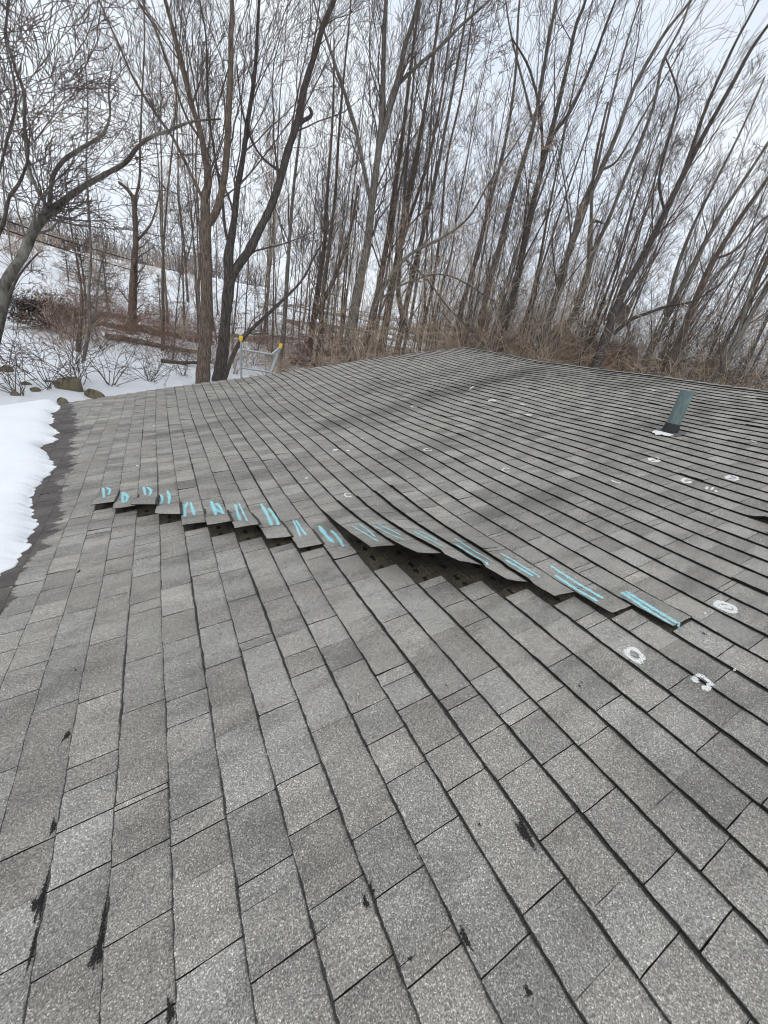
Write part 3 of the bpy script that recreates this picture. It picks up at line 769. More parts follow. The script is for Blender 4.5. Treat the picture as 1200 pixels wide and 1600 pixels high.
# ------------------------------------------------------------------ ground
def vnoise(x, y, s):
    x = x*s; y = y*s
    return (np.sin(x*1.3+y*.7+1.1)*np.cos(y*1.1-x*.5+.4)+.5*np.sin(x*2.9-y*2.3+2)*np.cos(y*3.1+x*1.7))
GR = [0, 8.6, 11.2, 15, 20, 26, 31, 35, 40, 55, 70, 95, 150, 700]
GZ = [-2.9, -2.75, -1.12, -.72, -.45, -.05, .02, .35, 1.7, 4.2, 6.3, 7.6, 8.0, 16]
def ground_z(x, y):
    r = np.hypot(x-CAM[0], y); az = np.arctan2(x-CAM[0], y)      # 0 = along the eave, + = to the right
    k = sstep((az+.25)/.6)
    zz = np.interp(r, GR, GZ)+.9*k*sstep((r-18)/15)
    return zz+.10*vnoise(x, y, .45)*sstep((r-8)/4)+.03*vnoise(x, y, 1.9)*sstep((r-8)/4)
na = 300; rs = np.concatenate([[0.], np.linspace(2, 8, 4), np.linspace(8.5, 30, 90), np.geomspace(30.6, 130, 70), np.geomspace(140, 700, 12)])
A, Rr = np.meshgrid(np.linspace(0, 2*pi, na, endpoint=False), rs, indexing='ij')
X = CAM[0]+Rr*np.sin(A); Y = Rr*np.cos(A); Zg = ground_z(X, Y)
ii = np.arange(A.size).reshape(A.shape); jj = np.roll(ii, -1, 0)
F = np.stack([ii[:, :-1], ii[:, 1:], jj[:, 1:], jj[:, :-1]], -1).reshape(-1, 4)
gr = mesh_obj('ground', np.stack([X, Y, Zg], -1).reshape(-1, 3), F, M['ground'], None, smooth=True)
tag(gr, kind='structure')
az_ = np.arctan2(X-CAM[0], Y); Ap = np.where(az_ > pi, az_-2*pi, az_)
bare = .32*sstep((Ap-.0)/.5)*sstep((Rr-12)/8) + .30*np.exp(-((Rr-28.5)/1.6)**2)*(Ap < .25) + .12*sstep((Rr-14)/4)*sstep((Ap+.3)/.3)
bare = np.where(Rr > 60, bare*.4, bare)
a = gr.data.attributes.new('bare', 'FLOAT', 'POINT'); a.data.foreach_set('value', bare.reshape(-1).astype(np.float32))
def gz(x, y): return float(ground_z(np.array(x), np.array(y)))
# lane across the left
sh_v = []; sh_f = []
azs = np.linspace(-1.6, -.02, 60)
for k, a in enumerate(azs):
    for j, r in enumerate((32.2, 33.2, 34.2, 35.2)):
        x, y = CAM[0]+r*sin(a), r*cos(a); sh_v.append((x, y, gz(x, y)+.05))
for k in range(len(azs)-1):
    for j in range(3):
        b = k*4+j; sh_f.append((b, b+1, b+5, b+4))
lane = mesh_obj('road', sh_v, sh_f, M['road'], None, smooth=True); tag(lane, kind='structure')

# ------------------------------------------------------------------ trees
def tubes(chains, k):
    """chains: list of (points Nx3 list, radii list) -> verts, quads"""
    lens = np.array([len(c[0]) for c in chains]); Pn = np.concatenate([np.asarray(c[0], float) for c in chains]); Rn = np.concatenate([np.asarray(c[1], float) for c in chains])
    st = np.concatenate([[0], np.cumsum(lens)[:-1]]); idx = np.arange(len(Pn)); cid = np.repeat(np.arange(len(lens)), lens)
    nx = np.minimum(idx+1, st[cid]+lens[cid]-1); pv = np.maximum(idx-1, st[cid])
    T = Pn[nx]-Pn[pv]; T /= np.linalg.norm(T, axis=1, keepdims=True)+1e-9
    D = Pn[st+lens-1]-Pn[st]; ref = np.where(np.abs(D[:, 2:3]) > .8*np.linalg.norm(D, axis=1, keepdims=True), [[1., .3, 0]], [[.1, .2, 1.]])[cid]
    A_ = np.cross(T, ref); A_ /= np.linalg.norm(A_, axis=1, keepdims=True)+1e-9; B_ = np.cross(T, A_)
    an = np.arange(k)*2*pi/k
    V = Pn[:, None]+Rn[:, None, None]*(A_[:, None]*np.cos(an)[None, :, None]+B_[:, None]*np.sin(an)[None, :, None])
    s = idx[nx != idx]; j = np.arange(k); j2 = (j+1) % k
    F = np.stack([s[:, None]*k+j, s[:, None]*k+j2, (s[:, None]+1)*k+j2, (s[:, None]+1)*k+j], -1).reshape(-1, 4)
    return V.reshape(-1, 3), F
def norm(a):
    l = sqrt(a[0]*a[0]+a[1]*a[1]+a[2]*a[2])+1e-9; return (a[0]/l, a[1]/l, a[2]/l)
class Tree:
    def __init__(s, seed): s.r = random.Random(seed); s.big = []; s.mid = []; s.fine = []
    def branch(s, p, d, ln, rad, lvl, sp):
        r = s.r; n = 7 if lvl <= 1 else (5 if lvl == 2 else 4); seg = ln/n
        pts = [p]; rads = [rad]; tips = []
        for k in range(n):
            wob = sp['wob']*(1 if lvl < 2 else 1.3)
            d = norm((d[0]+r.gauss(0, wob), d[1]+r.gauss(0, wob), d[2]+r.gauss(0, wob*.7)+sp['up']))
            p = (p[0]+d[0]*seg, p[1]+d[1]*seg, p[2]+d[2]*seg)
            q = (k+1)/n; rr_ = max(rad*(1-.78*q), sp['rmin']); pts.append(p); rads.append(rr_); tips.append((p, d, rr_, q))
        (s.mid if rad > .018 else s.fine).append((pts, rads))
        if lvl >= sp['maxl']: return
        nch = sp['nch'][lvl]
        for k in range(nch):
            t = r.uniform(.18, 1.0); j = min(int(t*n), n-1); p0, dd, rr_, q = tips[j]
            a = pts[j]; f = r.random(); pp = tuple(a[c]+(p0[c]-a[c])*f for c in range(3))
            s.branch(pp, s.side(dd, sp['ang']*r.uniform(.7, 1.3)), ln*r.uniform(.32, .62)*(1.15-.5*q), max(rr_*.55, sp['rmin']), lvl+1, sp)
    def side(s, d, ang):
        r = s.r; v = norm((r.gauss(0, 1), r.gauss(0, 1), r.gauss(0, .8))); dt = v[0]*d[0]+v[1]*d[1]+v[2]*d[2]
        v = norm((v[0]-d[0]*dt, v[1]-d[1]*dt, v[2]-d[2]*dt)); c, sn = cos(ang), sin(ang)
        return norm((d[0]*c+v[0]*sn, d[1]*c+v[1]*sn, d[2]*c+v[2]*sn))
    def stem(s, pts, rads, n, sp, f0=.15, lfac=.30, rfac=.32, maxr=.045):
        """a traced limb: dense smooth polyline plus n side branches"""
        r = s.r
        Pn = [np.asarray(p, float) for p in pts]; D = []; RR = []
        for k in range(len(Pn)-1):
            p0 = Pn[max(k-1, 0)]; p1 = Pn[k]; p2 = Pn[k+1]; p3 = Pn[min(k+2, len(Pn)-1)]
            for q in range(5):
                t = q/5; D.append(.5*((2*p1)+(-p0+p2)*t+(2*p0-5*p1+4*p2-p3)*t*t+(-p0+3*p1-3*p2+p3)*t**3)); RR.append(rads[k]*(1-t)+rads[k+1]*t)
        D.append(Pn[-1]); RR.append(rads[-1])
        RR = [q*(1+.05*r.gauss(0, 1)) for q in RR]
        s.big.append((D, RR))
        tot = sum(np.linalg.norm(D[k+1]-D[k]) for k in range(len(D)-1))
        for k in range(n):
            t = f0+(1-f0)*r.random(); j = min(int(t*(len(D)-1)), len(D)-2)
            dd = norm(tuple(D[j+1]-D[j])); ln = max(.5, tot*lfac*r.uniform(.5, 1.2)*(1.1-.55*t))
            s.branch(tuple(D[j]), s.side(dd, sp['ang0']*r.uniform(.6, 1.25)), min(ln, 4.5), min(RR[j]*rfac, maxr)*r.uniform(.5, 1), 1, sp)
    def build(s, mt, mtw, root, org):
        V, F = tubes(s.big, 9); mesh_obj('trunk', V, F, M[mt], root, smooth=True, org=org)
        Vs_, Fs_ = [], []; b = 0
        for ch, k in ((s.mid, 5), (s.fine, 3)):
            if ch:
                V, F = tubes(ch, k); Vs_.append(V); Fs_.append(F+b); b += len(V)
        if Vs_: mesh_obj('crown', np.concatenate(Vs_), np.concatenate(Fs_), M[mtw], root, org=org)
SPREAD = dict(wob=.17, up=.035, ang=.75, ang0=.85, nch=[0, 6, 5, 0], maxl=3, rmin=.0042)
ASC = dict(wob=.13, up=.075, ang=.55, ang0=.55, nch=[0, 6, 5, 0], maxl=3, rmin=.0048)
TIGHT = dict(wob=.085, up=.05, ang=.55, ang0=.50, nch=[0, 6, 4, 0], maxl=3, rmin=.0050)

def traced(name, label, r, stems, sp, mt, mtw, seed, nb, f0=.1, group=None, extend=True, cat='tree', lfac=.3):
    """stems: list of lists of (x, y, width) in photo pixels; the tree stands r metres off on a vertical plane"""
    T = Tree(seed); az0 = ray(stems[0][0][0], stems[0][0][1])[:2]; az0 = az0/np.linalg.norm(az0)
    org = None
    rr_ = random.Random(seed)
    for si, st in enumerate(stems):
        pts = []; rads = []
        lean = rr_.uniform(-.25, .25) if si else 0.
        for k, (x, y, w) in enumerate(st):
            p, t = at_dist(x, y, r, az0)
            depth = t*FPX
            if si: p = p  # limb stays attached at its foot
            pts.append(p); rads.append(.43*w/FPX*depth/sqrt(1+((x-600)/FPX)**2+.4*((y-800)/FPX)**2))
        pts = [np.array(p) for p in pts]
        if si:   # swing each limb a little out of the plane, growing from its foot
            for k in range(1, len(pts)):
                dz = max(0, np.linalg.norm(pts[k]-pts[0])); v = pts[k]-CAM
                f = 1+lean*dz/r*.5; pts[k] = CAM+v*f; rads[k] *= f
        if si == 0 and st[0][1] > 380:  # run the trunk down to the ground
            d = pts[0]-pts[1]; d = d/np.linalg.norm(d); g = gz(pts[0][0], pts[0][1])
            if pts[0][2] > g and d[2] < -.2:
                stp = (pts[0][2]-g+.3)/(-d[2]); pts.insert(0, pts[0]+d*stp); rads.insert(0, rads[0]*1.25)
            elif pts[0][2] <= g: pass
        if extend and st[-1][1] <= 5:
            d = pts[-1]-pts[-2]; d = d/np.linalg.norm(d)
            for q in (1.6, 3.6, 6.0):
                pts.append(pts[-1]+norm_np(d+np.array([rr_.gauss(0, .07), rr_.gauss(0, .07), .12]))*2.0); rads.append(rads[-1]*.66)
        if org is None: org = pts[0].copy(); org[2] = gz(org[0], org[1])
        L_ = sum(np.linalg.norm(pts[k+1]-pts[k]) for k in range(len(pts)-1))
        T.stem(pts, rads, int(nb*(1 if si == 0 else .55)*min(1.2, L_/8)*(.62 if sp is TIGHT else 1)), sp, f0=(f0 if si == 0 else .12), lfac=lfac)
    root = empty(name, org); tag(root, label, cat, group)
    T.build(mt, mtw, root, org)
    return root
def norm_np(v): return v/np.linalg.norm(v)
# traced trees --------------------------------------------------------------
traced('pale_bark_tree', 'leaning tree with pale lichen bark that forks low at the left edge', 9.5, [
    [(-14, 520, 28), (5, 450, 24), (35, 400, 21), (55, 357, 20), (77, 330, 19)],
    [(77, 330, 15), (100, 313, 14), (125, 295, 12), (165, 272, 10.5), (195, 255, 10), (215, 230, 8), (240, 212, 7), (262, 205, 6), (300, 190, 5), (345, 186, 3)],
    [(77, 330, 11), (82, 280, 9), (100, 250, 9), (130, 230, 8), (160, 210, 7), (172, 180, 5), (170, 140, 4), (178, 90, 2.5)],
    [(77, 327, 9), (60, 300, 8), (45, 260, 8), (38, 200, 7), (38, 150, 6), (20, 95, 7), (10, 50, 5), (14, 0, 3.5)]],
    SPREAD, 'bark_pale', 'twig_grey', 1, 28, f0=.7, lfac=.42)
traced('dark_tree', 'dark crooked stem rising at the far left edge beside the pale forked tree', 8.5, [
    [(-16, 400, 9), (4, 352, 8), (14, 310, 8), (22, 298, 8), (34, 278, 7), (45, 240, 4), (40, 200, 3)],
    [(-30, 340, 6), (-8, 290, 5), (12, 215, 6), (25, 150, 5), (8, 60, 4), (12, 0, 3)]], SPREAD, 'bark_dark', 'twig', 2, 28, lfac=.5)
traced('dark_tree', 'dark slanting trunk base below the pale forked tree at the left edge', 12.5, [
    [(-10, 560, 14), (4, 500, 12), (14, 465, 10), (30, 430, 5), (60, 395, 3)]], SPREAD, 'bark_dark', 'twig', 3, 10, f0=.5)
traced('broken_tree', 'brown trunk with a snapped knobby top standing in reddish brush at the left', 24, [
    [(206, 520, 22), (207, 480, 17), (209, 430, 14), (212, 380, 12), (211, 340, 11), (209, 305, 13)],
    [(209, 318, 6), (218, 280, 5), (219, 230, 5), (222, 150, 4), (226, 60, 3), (226, 0, 2)],
    [(209, 310, 9), (199, 296, 8), (185, 284, 6)], [(210, 380, 6), (236, 350, 4), (250, 300, 3)]], SPREAD, 'bark_brown', 'twig', 4, 26, lfac=.34)
traced('tall_tree', 'tall brown trunk left of the ladder, splitting into two upright stems', 14.5, [
    [(316, 604, 29), (320, 540, 26), (323, 480, 24), (322, 400, 22), (321, 345, 21), (320, 310, 16), (325, 280, 15), (315, 215, 14), (300, 165, 12), (289, 120, 12), (275, 65, 11), (258, 0, 9)],
    [(323, 352, 16), (338, 330, 15), (350, 280, 14), (355, 225, 14), (357, 175, 14), (360, 125, 13), (361, 50, 12), (362, 0, 11)],
    [(321, 320, 7), (295, 265, 6), (270, 215, 6), (245, 180, 6), (210, 125, 6), (190, 80, 5), (172, 40, 5), (155, 0, 4)],
    [(316, 220, 6), (290, 180, 5), (262, 100, 6), (240, 40, 5), (215, 0, 4)]], ASC, 'bark_brown', 'twig', 5, 24, f0=.35)
traced('tall_tree', 'big dark tree just left of the ladder with a broken stub on its right limb', 15.5, [
    [(345, 600, 34), (343, 588, 27), (349, 540, 21), (354, 480, 21), (358, 440, 22), (357, 400, 19), (365, 350, 13), (370, 300, 12), (379, 250, 11), (387, 190, 10), (395, 140, 9), (400, 90, 8), (405, 0, 6)],
    [(358, 440, 18), (372, 415, 17), (390, 390, 17), (402, 365, 16), (420, 330, 15), (435, 290, 15), (450, 235, 14.5), (465, 188, 14), (474, 140, 13), (492, 85, 12.5), (505, 40, 12), (522, 0, 11)],
    [(465, 196, 9), (475, 188, 8), (484, 183, 7), (487, 176, 8), (483, 168, 6)],
    [(362, 395, 7), (352, 360, 6), (347, 310, 6), (335, 240, 5), (325, 160, 4), (322, 60, 4), (312, 0, 3)],
    [(440, 270, 6), (405, 240, 4), (380, 180, 4), (370, 100, 3)]], ASC, 'bark_dark', 'twig', 6, 24, f0=.4)
traced('forked_tree', 'grey trunk right of the ladder with two big crossing stems above', 18, [
    [(536, 585, 22), (550, 508, 20), (562, 440, 18), (572, 395, 16), (580, 330, 15), (587, 270, 14), (594, 215, 13), (598, 150, 12), (600, 60, 10), (603, 0, 9)],
    [(594, 225, 13), (604, 190, 13), (614, 150, 13), (625, 112, 12), (632, 75, 11), (645, 35, 10), (653, 0, 9)],
    [(618, 135, 8), (650, 105, 7), (685, 75, 7), (720, 40, 6), (765, 0, 5)],
    [(580, 320, 8), (572, 280, 8), (554, 195, 8), (530, 120, 7), (510, 60, 6), (490, 0, 4)]], ASC, 'bark_grey', 'twig', 7, 26, f0=.3)
TR = [
 ('upright brown trunk behind the roof, second right of the ladder', 20, [[(563, 572, 13), (578, 510, 12), (594, 440, 11), (606, 370, 10), (616, 300, 9), (628, 220, 8), (640, 120, 7), (656, 0, 5)]], 'bark_brown', ASC),
 ('dark brown trunk behind the middle of the sloping roof edge', 21, [[(589, 568, 14), (603, 505, 14), (614, 440, 13), (628, 370, 12), (640, 300, 10), (655, 220, 8), (672, 120, 7), (690, 0, 5)], [(628, 370, 8), (640, 340, 7), (668, 255, 6), (690, 150, 5), (702, 60, 4), (715, 0, 3)]], 'bark_brown', ASC),
 ('pair of brown trunks joined low behind the roof edge left of its peak', 23, [[(618, 562, 12), (630, 500, 12), (645, 430, 11), (660, 370, 9), (680, 280, 8), (700, 180, 6), (722, 60, 5), (732, 0, 4)], [(630, 500, 10), (622, 450, 9), (628, 380, 8), (632, 300, 7), (640, 200, 5), (650, 80, 4)]], 'bark_grey', ASC),
 ('slim grey trunk standing over the roof peak', 24, [[(706, 545, 10), (722, 480, 10), (742, 410, 9), (765, 320, 8), (790, 220, 7), (805, 120, 6), (812, 0, 5)]], 'bark_grey', TIGHT),
 ('straight grey trunk right of the roof peak leaning to the right', 22, [[(738, 560, 13), (752, 500, 12), (768, 430, 12), (782, 380, 11), (800, 310, 10), (815, 260, 10), (835, 190, 9), (845, 135, 9), (857, 65, 8), (870, 0, 7)], [(835, 200, 6), (820, 140, 5), (800, 60, 4), (790, 0, 3)]], 'bark_grey', TIGHT),
 ('dark trunk right of the roof peak that forks halfway up', 20.5, [[(772, 575, 15), (788, 510, 14), (804, 454, 13), (818, 385, 13), (835, 310, 12), (855, 230, 11), (872, 165, 10), (885, 110, 9), (900, 40, 8), (915, 0, 7)], [(853, 236, 9), (868, 205, 8), (892, 172, 8), (925, 100, 7), (945, 45, 6), (962, 0, 5)], [(846, 260, 6), (846, 190, 5), (828, 110, 5), (800, 60, 3)]], 'bark_dark', TIGHT),
 ('stout grey trunk rising left of the small brick house', 19.5, [[(822, 610, 18), (842, 558, 16), (858, 500, 15), (875, 446, 14), (893, 380, 13), (920, 310, 10), (960, 220, 9), (985, 150, 9), (1010, 100, 9), (1040, 50, 8), (1080, 0, 6)], [(893, 385, 9), (905, 330, 8), (930, 270, 7), (948, 190, 6), (970, 100, 5), (1000, 0, 4)], [(940, 265, 6), (965, 250, 5), (1000, 190, 5), (1040, 120, 4), (1075, 60, 3)]], 'bark_grey', TIGHT),
 ('grey trunk with a wide fork in front of the small brick house', 21, [[(852, 600, 15), (868, 550, 14), (884, 515, 14), (900, 483, 13), (912, 450, 12), (921, 412, 12), (924, 350, 9), (945, 350, 1)], [(921, 412, 10), (936, 375, 9), (950, 345, 9), (980, 270, 8), (1020, 170, 7), (1035, 100, 7), (1065, 40, 6), (1080, 0, 5)], [(924, 352, 8), (925, 300, 7), (932, 240, 6), (950, 160, 5)]], 'bark_grey', TIGHT),
 ('rough dark trunk leaning hard to the right before the small brick house', 18, [[(905, 625, 20), (929, 575, 19), (950, 517, 18), (975, 454, 16), (1005, 400, 15), (1040, 330, 14), (1068, 272, 13), (1100, 210, 11), (1145, 130, 10), (1175, 75, 9), (1215, 20, 7)], [(1066, 276, 9), (1080, 235, 9), (1095, 190, 8), (1115, 140, 8), (1150, 65, 7), (1185, 0, 6)], [(958, 522, 9), (985, 500, 8), (1010, 490, 7), (1045, 478, 6), (1085, 470, 4), (1130, 440, 3)], [(1040, 335, 7), (1030, 280, 6), (1050, 200, 6), (1060, 150, 5), (1040, 90, 3)]], 'bark_dark', TIGHT),
 ('twin slanting trunk behind the green pipe, right of the rough dark one', 20, [[(985, 620, 14), (1010, 560, 13), (1040, 500, 13), (1062, 455, 12), (1090, 400, 11), (1130, 330, 9), (1170, 270, 8), (1215, 200, 6)], [(1040, 500, 9), (1055, 430, 8), (1080, 360, 7), (1120, 280, 6), (1160, 200, 5), (1195, 120, 4)]], 'bark_grey', TIGHT),
 ('brown slanting trunk beyond the ridge above the green pipe', 18.5, [[(1012, 640, 14), (1040, 580, 14), (1065, 525, 14), (1092, 460, 13), (1117, 404, 12), (1150, 350, 11), (1185, 300, 9), (1225, 240, 7)], [(1117, 404, 7), (1150, 390, 6), (1190, 345, 5), (1230, 320, 4)]], 'bark_brown', TIGHT),
 ('slanting trunk at the far right edge beyond the ridge', 17.5, [[(1090, 650, 14), (1120, 590, 14), (1150, 535, 13), (1180, 480, 12), (1215, 420, 10)], [(1150, 535, 8), (1165, 480, 7), (1185, 420, 6), (1220, 350, 5)]], 'bark_grey', TIGHT),
 ('thin trunk between the big left trees and the broken one', 21, [[(253, 580, 6), (255, 500, 6), (254, 440, 5), (256, 380, 4), (262, 300, 4), (272, 200, 3), (280, 80, 2.5), (285, 0, 2)]], 'bark_brown', SPREAD),
 ('two crooked thin stems standing in the snow at the left', 16, [[(133, 550, 8), (140, 510, 7), (139, 460, 6), (142, 400, 5), (139, 330, 5), (135, 260, 4), (137, 160, 3), (130, 60, 2.5)], [(140, 515, 6), (150, 480, 5), (155, 430, 4), (170, 370, 3)]], 'bark_grey', SPREAD),
 ('brown thin stem beside the two crooked ones in the snow', 17.5, [[(122, 545, 9), (126, 500, 8), (128, 460, 6), (121, 410, 4), (110, 350, 3), (100, 260, 2.5)]], 'bark_brown', SPREAD),
 ('slender pale trunk just right of the ladder', 19, [[(434, 592, 10), (443, 520, 9), (448, 440, 8), (452, 380, 7), (458, 300, 6), (470, 200, 5), (485, 100, 4), (500, 0, 3)]], 'bark_grey', ASC),
 ('thin dark trunk midway between the ladder and the forked grey tree', 20, [[(495, 577, 9), (500, 520, 9), (506, 450, 8), (515, 380, 7), (524, 300, 6), (530, 200, 5), (540, 90, 4), (548, 0, 3)]], 'bark_brown', ASC),
 ('bushy dark trunk behind the thin one right of the ladder', 25, [[(482, 560, 12), (490, 500, 12), (500, 430, 10), (508, 370, 8), (512, 290, 6), (520, 180, 5), (522, 60, 3)], [(490, 500, 8), (520, 440, 8), (545, 370, 6), (560, 290, 4)]], 'bark_brown', ASC),
]
for k, (lab, r, st, bk, sp) in enumerate(TR):
    traced('bare_tree', lab, r, st, sp, bk, 'twig_grey' if k % 3 == 1 else 'twig', 20+k, 22 if len(st) > 1 else 24, f0=.25, lfac=.26)
# low arching boughs that cross in front of the wood, each from its own small tree
traced('leaning_sapling', 'dark arching sapling bending up to the right behind the ladder', 15, [
    [(352, 590, 8), (362, 560, 8), (378, 530, 8), (400, 508, 7), (430, 480, 6), (470, 440, 4), (492, 400, 3), (520, 350, 2)]], SPREAD, 'bark_dark', 'twig', 60, 12, f0=.4)
traced('leaning_sapling', 'long tan sapling arching low across the wood above the roof peak', 17, [
    [(560, 560, 6), (590, 470, 6), (633, 404, 6), (690, 372, 5), (732, 340, 5), (765, 285, 4), (812, 215, 3), (850, 150, 2)],
    [(633, 404, 4), (670, 440, 4), (700, 480, 3), (740, 520, 2)], [(590, 470, 4), (640, 440, 3), (700, 430, 3), (770, 470, 2)]], SPREAD, 'bark_grey', 'twig_tan', 61, 22, f0=.3)

# wood behind: variants copied many times -------------------------------------
def variant(seed, kind):
    T = Tree(seed); r = T.r
    if kind == 'tree':
        H = r.uniform(13, 17); R0 = r.uniform(.05, .10); ns = r.choice([1, 1, 2, 2]); sp = dict(r.choice([ASC, SPREAD, ASC])); sp['rmin'] = .0062
        for q in range(ns):
            x = y = 0.; pts = []; rads = []; dx, dy = (r.gauss(0, .03), r.gauss(0, .03)) if q == 0 else (r.uniform(-.22, .22), r.uniform(-.22, .22))
            z0 = 0 if q == 0 else r.uniform(.10, .3)*H
            for k in range(9):
                t = k/8; pts.append((x, y, z0+(H-z0)*t)); rads.append(max(R0*(1-.86*t)*(1 if q == 0 else .65), .012))
                x += (dx*(1-t*.6)+r.gauss(0, .035))*H/8; y += (dy*(1-t*.6)+r.gauss(0, .035))*H/8
                if k == 0 and q == 0: rads[0] *= 1.3
            T.stem(pts, rads, 20 if ns == 1 else 13, sp, f0=.25, lfac=.24, rfac=.34, maxr=.026)
    elif kind == 'sapling':
        H = r.uniform(5.5, 9.5); sp = dict(ASC); sp['nch'] = [0, 4, 2, 0]; sp['rmin'] = .006; sp['maxl'] = 3
        x = y = 0.; pts = []; rads = []; dx, dy = r.gauss(0, .06), r.gauss(0, .06)
        for k in range(8):
            t = k/7; pts.append((x, y, H*t)); rads.append(max(.042*(1-.85*t), .008)); x += (dx+r.gauss(0, .03))*H/7; y += (dy+r.gauss(0, .03))*H/7
        T.stem(pts, rads, 16, sp, f0=.15, lfac=.26, rfac=.5, maxr=.02)
    else:
        sp = dict(SPREAD); sp['nch'] = [0, 4, 3, 0]; sp['rmin'] = .0055 if kind == 'shrub' else .006; sp['up'] = -.02
        for q in range(r.randint(9, 13)):
            a = r.uniform(0, 2*pi); ln = r.uniform(1.0, 2.4); el = r.uniform(.5, 1.35); d = (cos(a)*cos(el), sin(a)*cos(el), sin(el))
            T.branch((r.gauss(0, .06), r.gauss(0, .06), 0), d, ln, .013, 1, sp)
    return T
PROTO = {}
def proto(kind, idx, mt, mtw):
    key = (kind, idx, mt, mtw)
    if key in PROTO: return PROTO[key]
    gk = ('m', kind, idx)
    T = variant(500+idx+{'tree': 0, 'sapling': 40, 'shrub': 80}[kind], kind)
    parts = []
    if T.big:
        V, F = tubes(T.big, 7 if kind == 'tree' else 5); parts.append(('trunk', V, F, mt))
    Vs_, Fs_, b = [], [], 0
    for ch, k in ((T.mid, 4), (T.fine, 3)):
        if ch: V, F = tubes(ch, k); Vs_.append(V); Fs_.append(F+b); b += len(V)
    parts.append(('crown' if T.big else 'stems', np.concatenate(Vs_), np.concatenate(Fs_), mtw))
    ms = []
    for nme, V, F, q in parts:
        o = mesh_obj(nme, V, F, M[q], None, smooth=(nme == 'trunk')); me = o.data; bpy.data.objects.remove(o); ms.append((nme, me))
    PROTO[key] = ms
    return ms
def place(name, ms, x, y, rz, sc, label, cat, group, lean=(0, 0)):
    root = empty(name, (x, y, gz(x, y)-.05), rz); root.rotation_euler = (lean[0], lean[1], rz); root.scale = (sc, sc, sc)
    tag(root, label, cat, group)
    for nme, me in ms:
        o = bpy.data.objects.new(nme, me); link(o, root)
    return root
def polar(px, r):
    """ground point r metres off under the photo column px (column taken at the skyline row)"""
    d = ray(px, 520); a = math.atan2(d[0], d[1]); return CAM[0]+r*sin(a), r*cos(a), a
def zone(px, r):
    far = 'deep' if r > 33 else ('middle' if r > 26 else 'near')
    if px < 180: w = 'on the snowy bank at the left'
    elif px < 340: w = 'behind the tall brown trunk'
    elif px < 470: w = 'behind the ladder'
    elif px < 620: w = 'between the ladder and the roof peak'
    elif px < 780: w = 'behind the roof peak'
    elif px < 960: w = 'beyond the ridge near the brick house'
    else: w = 'beyond the ridge at the right'
    return w, far
rq = random.Random(99)
def blocked(x, y): return (-3.6 < x < 12.2 and -4 < y < 9.2)
for k in range(56):
    px = rq.uniform(-40, 1250) if k > 24 else rq.uniform(380, 1250)
    r = rq.uniform(21, 44)
    if px < 200:
        if k % 3: continue
        r = rq.uniform(40, 60)
    x, y, a = polar(px, r)
    if blocked(x, y): continue
    w, far = zone(px, r)
    bk = rq.choice(['bark_brown', 'bark_grey', 'bark_grey'])
    i_ = rq.randrange(9)
    place('bare_tree', proto('tree', i_, ['bark_brown', 'bark_grey', 'bark_grey'][i_ % 3], ['twig', 'twig_grey'][i_ % 2]), x, y, rq.uniform(0, 6.28), rq.uniform(.8, 1.2)*(.7 if px < 200 else 1),
          '%s %s bare tree %s' % ({'deep': 'slight distant', 'middle': 'slim middle row', 'near': 'front row'}[far], ['brown', 'grey', 'grey'][i_ % 3], w), 'tree', 'bare trees of the wood', (rq.gauss(0, .03), rq.gauss(0, .03)))
for k in range(120):
    px = rq.triangular(200, 1260, 600) if k % 3 else rq.uniform(340, 1250); r = rq.uniform(17, 32)
    x, y, a = polar(px, r)
    if blocked(x, y): continue
    w, far = zone(px, r)
    i_ = rq.randrange(6)
    place('sapling', proto('sapling', i_, 'bark_grey', ['twig', 'twig_tan', 'twig_grey'][i_ % 3]), x, y, rq.uniform(0, 6.28), rq.uniform(.7, 1.25),
          'thin sapling with %s twigs, %s row, %s' % (['dark', 'tan', 'grey'][i_ % 3], {'deep': 'back', 'middle': 'back', 'near': 'front'}[far], w), 'sapling', 'saplings of the wood', (rq.gauss(0, .05), rq.gauss(0, .05)))
for k in range(150):
    if k < 45: px = rq.uniform(60, 480); r = rq.uniform(17, 27)
    elif k < 95: px = rq.uniform(480, 900); r = rq.uniform(14, 26)
    else: px = rq.uniform(820, 1260); r = rq.uniform(17.5, 26)
    x, y, a = polar(px, r)
    if blocked(x, y): continue
    if (585 < px < 695 and k % 4) or (870 < px < 970 and k % 3): continue
    w, far = zone(px, r)
    i_ = rq.randrange(6)
    place('shrub', proto('shrub', i_, 'bark_grey', ['twig_tan', 'twig_red', 'twig_tan'][i_ % 3]), x, y, rq.uniform(0, 6.28), rq.uniform(.55, 1.1) if px < 480 else rq.uniform(.8, 1.5),
          'tangled %s bare shrub %s' % (['tan', 'reddish', 'tan'][i_ % 3], w), 'shrub', 'bare shrubs in front of the wood')
for k in range(34):
    px = rq.uniform(-20, 330); r = rq.uniform(36, 74); x, y, a = polar(px, r); i_ = rq.randrange(6)
    place('shrub', proto('shrub', i_, 'bark_grey', ['twig_tan', 'twig_red', 'twig_tan'][i_ % 3]), x, y, rq.uniform(0, 6.28), rq.uniform(.9, 1.7), 'small %s shrub on the far snowy slope at the left' % ['tan', 'reddish', 'tan'][i_ % 3], 'shrub', 'shrubs on the far slope')
